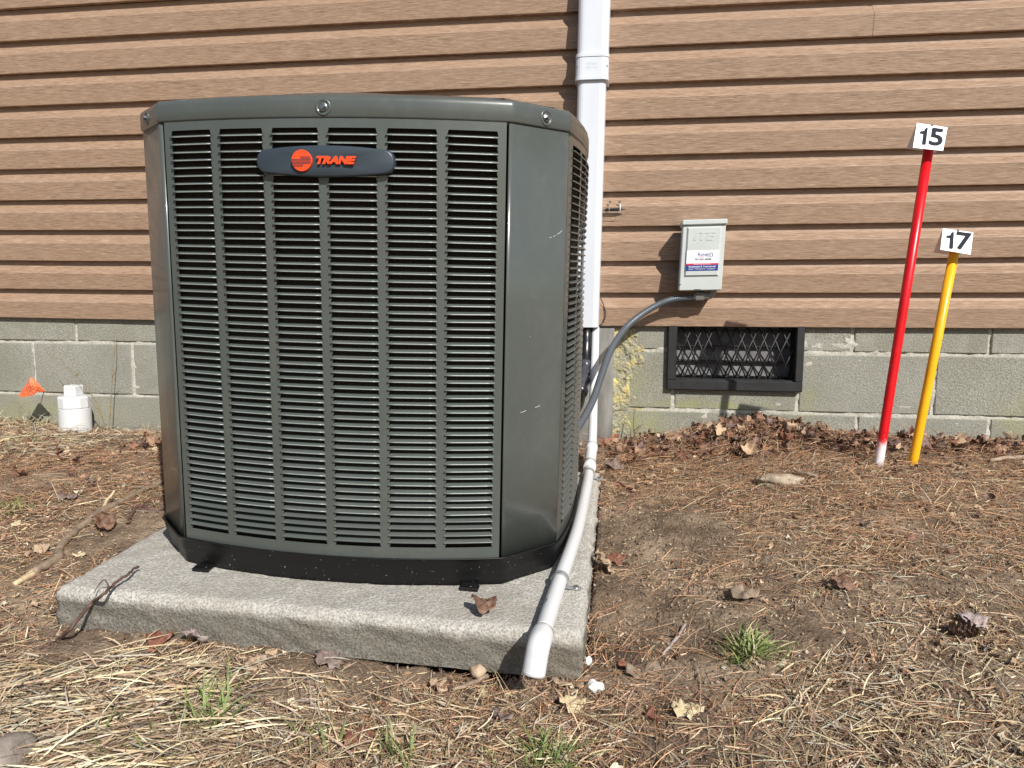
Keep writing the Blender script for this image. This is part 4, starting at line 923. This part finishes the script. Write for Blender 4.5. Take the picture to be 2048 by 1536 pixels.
BL = [(968,1222,.027,2,'leaf_brown','curled brown dead leaf lying on the front of the concrete pad',.9,.8,.3,(.15,.1),True),
 (510,1330,.021,0,'leaf_tan','round pale tan leaf on bare soil in front of the pad',.2,.1,.4,(.25,0),False),
 (655,1325,.028,0,'leaf_grey','grey brown lobed leaf lying against the front of the pad',.15,.1,1.2,(.35,.1),False),
 (320,1280,.026,2,'leaf_rust','crumpled rust red leaf under the left front edge of the pad',.8,.5,.2,(.2,0),False),
 (385,1292,.026,3,'leaf_lilac','folded pale ragged leaf just right of the rust red leaf by the pad',1.0,.8,2.2,(.6,.1),False),
 (437,1370,.026,1,'leaf_pale','pale oval leaf in the straw behind the green grass blades',.1,.05,.2,(.1,0),False),
 (488,1395,.022,1,'leaf_grey','brown curled leaf right of the pale oval leaf',1.2,.9,1.4,(.3,.2),False),
 (1375,1425,.026,2,'leaf_pale','flat cream torn leaf on dark soil right of the pipe outlet',.1,.0,.3,(.15,0),False),
 (1143,1413,.022,2,'leaf_pale','small yellowish leaf in front of the pipe outlet',.7,.3,.8,(.3,0),False),
 (1120,1372,.022,1,'leaf_tan','tan pointed leaf just right of the pipe outlet',.3,.5,2.6,(.4,0),False),
 (872,1375,.018,3,'leaf_tan','ragged yellow tan leaf on soil below the pad front',.9,.5,1.2,(.4,.2),False),
 (1205,1140,.028,0,'leaf_tan','pale tan leaf wedged along the right side of the pad',.4,.2,1.2,(.9,.3),False),
 (1228,1118,.024,3,'leaf_rust','reddish leaf beside the pale leaf at the right side of the pad',.5,.3,.2,(.3,0),False),
 (1682,1173,.024,2,'leaf_brown','small triangular brown leaf alone on the open soil at right',.5,.5,.4,(.4,0),False),
 (1487,1190,.030,2,'bark','rough grey brown bark flake lying on the bare soil',.3,.1,.1,(.1,0),False),
 (1945,1243,.026,2,'leaf_lilac','pale pinkish leaf near the pine cone at right',.4,.3,.0,(.2,0),False),
 (1590,868,.052,2,'leaf_brown','large pointed brown leaf on top of the leaf heap by the wall',.6,.6,.1,(.3,0),False),
 (1222,893,.048,3,'leaf_rust','broad orange brown leaf by the foot of the metal sheet',.4,.3,.1,(.25,0),False),
 (1226,937,.032,0,'leaf_grey','purplish lobed leaf by the back corner of the pad',.3,.2,.9,(.3,0),False),
 (1297,957,.028,1,'leaf_tan','orange tan leaf on soil behind the bare patch',.2,.2,2.8,(.2,0),False),
 (135,995,.028,1,'leaf_grey','dark brown leaf on the soil left of the bent branch',.5,.3,.4,(.2,0),False),
 (205,1052,.030,2,'leaf_brown','curled brown leaf between the branch and the pad',1.0,.8,1.2,(.7,0),False),
 (33,1047,.012,2,'leaf_pale','tiny pale triangular leaf scrap at far left',.2,.1,.4,(.3,0),False),
 (85,1100,.018,2,'leaf_tan','tan curled leaf scrap above the broken branch end',.8,.5,.4,(.5,0),False),
 (160,1108,.016,1,'leaf_pale','yellow leaf scrap in the crook of the bent branch',.5,.3,.5,(.3,0),False),
 (720,1482,.028,2,'leaf_rust','reddish brown leaf half buried in straw in the foreground',.4,.3,.3,(.2,0),False),
 (1000,1440,.026,1,'leaf_grey','long brown leaf standing out of the foreground needles',.4,.5,2.2,(.5,.2),False),
 (1300,1437,.020,1,'leaf_rust','small orange leaf left of the cream torn leaf',.9,.6,1.7,(.7,0),False),
 (1285,1345,.034,1,'bark','brown strip of bark on the needles right of the pad corner',.5,.2,.35,(.15,0),False),
 (130,1478,.020,2,'leaf_tan','pinkish tan leaf in the bottom left straw',.5,.3,.3,(.4,0),False),
 (485,1430,.018,1,'leaf_tan','small orange tan leaf right of the green grass blades',.3,.3,.3,(.4,0),False)]
for b_ in BL: big_leaf(b_[0], b_[1], b_[2]*.9, b_[3], b_[4], b_[5], b_[6]*.75, b_[7]*.75, b_[8], b_[9], b_[10])
# rolled leaf against the pad front
p0, p1_ = hit(625,1297,.012), hit(708,1290,.012); pp = smoothpath([p0, p0*.7+p1_*.3+np.array([0,-.003,.003]), p0*.3+p1_*.7+np.array([0,0,.004]), p1_], 5)
o = ob('rolled_leaf', mesh('rolled_leaf', *tube(pp, [.002+.0062*math.sin(math.pi*(.12+.8*i/(len(pp)-1)))+.0008*math.sin(i*2.3) for i in range(len(pp))], 9), smooth=True), M['leaf_rust']); tag(o, 'tightly rolled red brown leaf at the pad front above the grey leaf', 'leaf')
# branch, roots, twig
def stick(name, pts, rad, mat, label, cat, side=None, extra=()):
    th = thing(name, label, cat, tuple(pts[0]), 'dry sticks lying on the soil' if name == 'dry_stick' else None); P = smoothpath(pts, 6); P = [p+np.array([.0005*math.sin(i*2.3),0,.0007*math.sin(i*1.3)]) for i, p in enumerate(P)]
    R = [np.interp(i/(len(P)-1), np.linspace(0, 1, len(rad)), rad)*(1+.08*math.sin(i*2.1)) for i in range(len(P))]
    place(ob('stem', mesh('stem', *tube(P, R, 10), smooth=True), M[mat]), th)
    for nm, q, rd_, m_ in extra: place(ob(nm, mesh(nm, *tube(smoothpath(q, 5), [np.interp(i/((len(q)-1)*5), [0,1], rd_) for i in range((len(q)-1)*5+1)], 8), smooth=True), M[m_]), th)
    return th
bp = [(66,1146),(104,1123),(119,1112),(117,1101),(131,1081),(155,1059),(193,1030),(221,1013),(259,995),(288,979),(328,963)]
BP = [hit(x, y, .006) for x, y in bp]
stick('fallen_branch', BP, [.0085,.0085,.0095,.008,.0078,.0078,.0085,.0075,.0068,.006,.006], 'bark', 'long bent bare branch lying on the soil left of the pad', 'branch',
      extra=[('side_twig', [hit(206,1019,.006), hit(214,1000,.012), hit(222,992,.02), hit(229,981,.03)], [.0045,.0025], 'bark_pale'), ('broken_end', [hit(66,1146,.006), hit(48,1157,.006), hit(28,1169,.005)], [.0078,.005], 'bark_pale')])
stick('exposed_root', [hit(x, y, .003) for x, y in ((255,1045),(262,1030),(272,1016),(284,1012),(299,1019),(328,1017))], [.003,.004,.005,.005,.0045,.004], 'twig_dark', 'dark crooked root on the soil between branch and unit', 'root')
tw = [padpt(*onpad(x, y, z)) for x, y, z in ((277,1134,.012),(268,1137,.014),(256,1149,.016),(238,1160,.014),(221,1175,.012),(205,1190,.010))]+[at(185,1205,-1.475), at(162,1231,-1.50), at(139,1260,-1.525), hit(118,1278,.003), hit(104,1290,.002)]
stick('bare_twig', tw, [.0022,.002,.0024,.0024,.0026,.0027,.003,.003,.003,.0034,.0036], 'twig_dark', 'thin dark bare twig leaning over the left front corner of the pad', 'twig',
      extra=[('side_twig', [padpt(*onpad(218,1177,.012)), padpt(*onpad(214,1165,.02)), padpt(*onpad(207,1160,.025)), padpt(*onpad(196,1172,.012)), padpt(*onpad(188,1186,.005))], [.0012,.0007], 'twig_dark')])
#LOG
stick('dry_stick', [hit(1590,945,.012), hit(1615,948,.014), hit(1635,953,.01)], [.005,.006,.004], 'bark', 'brown stick lying behind the log chunk', 'stick')
stick('dry_stick', [hit(1980,922,.01), hit(2010,916,.012), hit(2060,914,.012)], [.005,.006,.006], 'log_bark', 'pale stick on the needles at far right beyond the yellow stake', 'stick')
stick('dry_stick', [hit(1235,965,.004), hit(1250,972,.006), hit(1268,980,.006), hit(1280,982,.003)], [.003,.0045,.004,.003], 'leaf_rust', 'orange brown stick on soil right of the pad back corner', 'stick')
stick('dry_stick', [hit(905,1380,.005), hit(940,1368,.007), hit(975,1352,.008)], [.003,.004,.004], 'bark', 'knobbly grey stick on soil below the pad front gap', 'stick')
stick('dry_stick', [hit(1325,1310,.004), hit(1350,1280,.005), hit(1371,1248,.005)], [.0025,.0028,.002], 'leaf_lilac', 'straight pinkish stick left of the green grass tuft', 'stick')
# pine cone, nut, foam crumbs, stone
q = hit(1925,1260,.012); r = np.random.default_rng(5); pc_ = []
for i in range(60):
    t_ = i/60; a = i*2.4; R = .015*math.sin(math.pi*(.12+.8*t_)); c = q+np.array([(t_-.5)*.04, math.cos(a)*R*.6, math.sin(a)*R*.6]); d = np.array([.3, math.cos(a), math.sin(a)]); s_ = np.array([0, -math.sin(a), math.cos(a)])
    pc_.append(([c-s_*.003, c+s_*.003, c+d*.007+s_*.0035, c+d*.007-s_*.0035, c+d*.006-np.array([.002,0,0])], [(0,1,2,3), (0,4,3), (1,2,4)]))
th = thing('pine_cone', 'small brown pine cone half hidden in straw at right', 'pine cone', tuple(q)); place(ob('scales', mesh('scales', *join(pc_)), M['leaf_brown']), th); place(ob('core', mesh('core', *tube([q+np.array([x,0,0]) for x in (-.02,-.01,0,.01,.018)], [.002,.008,.009,.007,.002], 8)), M['twig_dark']), th)
def blobject(name, p, sx, sy, sz, mat, label, cat, seed=1, amp=.15, sub=3):
    import bmesh
    bm = bmesh.new(); bmesh.ops.create_icosphere(bm, subdivisions=sub, radius=1)
    for v_ in bm.verts:
        k = 1+amp*mnoise.noise(v_.co*1.6+Vector((seed*3.1, seed, 0)))*2+amp*.35*mnoise.noise(v_.co*6+Vector((seed, 0, seed)));  v_.co = Vector((v_.co.x*sx*k, v_.co.y*sy*k, v_.co.z*sz*k))
    me = bpy.data.meshes.new(name); bm.to_mesh(me); bm.free(); me.polygons.foreach_set('use_smooth', [True]*len(me.polygons)); o = ob(name, me, M[mat]); o.location = tuple(p); tag(o, label, cat); return o
blobject('nut_shell', hit(956,1343,.012), .013, .012, .014, 'leaf_tan', 'round tan nut husk at the dark gap under the pad front', 'nut', 2, .12)
lg_ = blobject('log_piece', hit(1560,962,.010), .060, .022, .019, 'log_bark', 'short weathered log chunk half buried in needles in front of the vent', 'log', 9, .22, 4); lg_.rotation_euler = (0, .04, .12)
blobject('foam_crumb', hit(1190,1375,.006), .011, .009, .010, 'foam_white', 'larger white foam crumb on the soil right of the pipe outlet', 'foam crumb', 3, .4)['group'] = 'white foam crumbs'
blobject('foam_crumb', hit(1176,1325,.005), .008, .006, .009, 'foam_white', 'white foam crumb beside the right front corner of the pad', 'foam crumb', 4, .4)['group'] = 'white foam crumbs'
blobject('stone', hit(0,1530,.01), .026, .05, .032, 'stone', 'rounded grey brown stone at the bottom left edge', 'stone', 6, .08, 4)
# green grass tufts and weeds
def tuft(px, py, n, h, spread, label, seed, flat=.5, wd=.0038, mat='grass_green', name='grass_tuft', lean_=(0,0)):
    r = np.random.default_rng(seed); c = hit(px, py, 0); V, Fc = [], []
    for i in range(n):
        a = r.uniform(0, 6.28); L = h*r.uniform(.5, 1.1); el = r.uniform(flat*.4, flat*1.5); p = c+np.array([r.normal(0, spread), r.normal(0, spread), -.003]); w_ = wd*r.uniform(.6, 1.1)
        d = np.array([math.cos(a)+lean_[0], math.sin(a)+lean_[1], 0]); d /= np.linalg.norm(d)+1e-6; s_ = np.array([-d[1], d[0], 0]); e = math.pi/2-el; b = len(V); N_ = 6
        for k in range(N_):
            ww = w_*(1-(k/(N_-1))**1.8)*.5+.00015; V += [p-s_*ww, p+s_*ww+np.array([0,0,ww*.6])]; p = p+(d*math.cos(e)+np.array([0,0,math.sin(e)]))*L/(N_-1); e -= r.uniform(.05, .28)
            p[2] = max(p[2], float(gz(p[0], p[1]))+.003)
        for k in range(N_-1): Fc.append((b+2*k, b+2*k+1, b+2*k+3, b+2*k+2))
    th = thing(name, label, 'grass', tuple(c), 'grass tufts in the yard' if name == 'grass_tuft' else 'dry grass clumps along the wall'); bo = place(ob('blades', mesh('blades', V, Fc), M[mat]), th); bo['kind'] = 'stuff'
    if mat == 'grass_green':
        V2, F2 = [], []
        for i in range(n//2):
            a = r.uniform(0, 6.28); L = h*r.uniform(.4, 1.2); p = c+np.array([r.normal(0, spread*1.3), r.normal(0, spread*1.3), .002]); d = np.array([math.cos(a), math.sin(a), 0]); s_ = np.array([-d[1], d[0], 0]); b = len(V2); e = r.uniform(.0, .8)
            for k in range(5):
                ww = .0012*(1-k/5); V2 += [p-s_*ww, p+s_*ww+np.array([0,0,ww])]; p = p+(d*math.cos(e)+np.array([0,0,math.sin(e)]))*L/4; e -= r.uniform(.1, .4); p[2] = max(p[2], float(gz(p[0], p[1]))+.004)
            for k in range(4): F2.append((b+2*k, b+2*k+1, b+2*k+3, b+2*k+2))
        b2 = place(ob('dry_blades', mesh('dry_blades', V2, F2), M['leaf_pale']), th); b2['kind'] = 'stuff'
    return th
tuft(1500,1312,150,.062,.014,'green grass tuft alone on the bare soil right of the pad',1,.9)
tuft(425,1450,46,.085,.016,'bright green grass blades in the straw at lower left',2,.55)
tuft(1090,1530,90,.060,.018,'dark green grass tuft at the bottom edge below the pipe outlet',3,.6)
tuft(790,1525,22,.070,.012,'few upright light green blades in the foreground centre',4,.3)
tuft(640,1490,16,.055,.014,'sparse green blades left of the reddish foreground leaf',5,.5)
tuft(215,1500,26,.06,.03,'scattered green blades in straw at the bottom left',6,.8)
tuft(25,1018,40,.04,.02,'flattened green tuft at the left picture edge',7,1.0)
tuft(60,885,50,.06,.05,'green and yellow grass by the wall under the orange flag',8,.7)
tuft(1880,1000,70,.055,.04,'pale straw tuft on the right slope',9,1.0,.0022,'leaf_pale')
tuft(40,850,160,.085,.09,'thick dry grass clump against the wall under the orange flag',10,.8,.0022,'leaf_pale','dry_grass_clump')
tuft(195,862,60,.06,.03,'dry grass clump at the foot of the white cleanout',12,.8,.0018,'leaf_tan','dry_grass_clump')
tuft(300,868,40,.06,.025,'upright tan needles at the wall beside the unit',13,.35,.0014,'leaf_tan','dry_grass_clump')
def weed(label, stems, mat='stem'):
    th = thing('weed', label, 'weed', tuple(stems[0][0][0]), 'bare weeds along the foundation')
    for pts, r0 in stems:
        P = smoothpath(pts, 6); place(ob('stem', mesh('stem', *tube(P, [r0*(1-.6*i/(len(P)-1)) for i in range(len(P))], 6), smooth=True), M[mat]), th)
    return th
weed('tall thin upright bare weed stem left of the unit', [([at(218,862,-.10), at(222,800,-.09), at(226,735,-.08), at(230,690,-.07), at(230,650,-.06)], .0022), ([at(224,755,-.085), at(229,747,-.09), at(236,739,-.1)], .0014)])
weed('arching bare weed stem leaning left over the white cleanout', [([at(212,860,-.12), at(203,830,-.13), at(190,800,-.14), at(165,765,-.15), at(135,735,-.15), at(115,710,-.15), at(104,694,-.15)], .0019), ([at(205,835,-.13), at(190,812,-.14), at(170,785,-.15)], .0012), ([at(152,752,-.15), at(155,748,-.15), at(158,744,-.15)], .003)])
weed('low bent weed stem in front of the orange flag', [([at(130,868,-.2), at(90,850,-.2), at(55,825,-.2), at(27,802,-.2)], .002), ([at(45,845,-.16), at(40,815,-.16), at(60,803,-.15), at(88,802,-.14)], .0012)])
weed('dry brown twiggy weed at the wall right of the metal sheet', [([at(1270,880,-.08), at(1267,850,-.06), at(1269,818,-.05)], .0024), ([at(1262,885,-.1), at(1275,860,-.1), at(1286,848,-.1)], .0018), ([at(1268,862,-.08), at(1278,852,-.1), at(1283,851,-.1)], .0012), ([at(1258,884,-.1), at(1262,862,-.12), at(1257,848,-.12)], .0016)], 'leaf_brown')
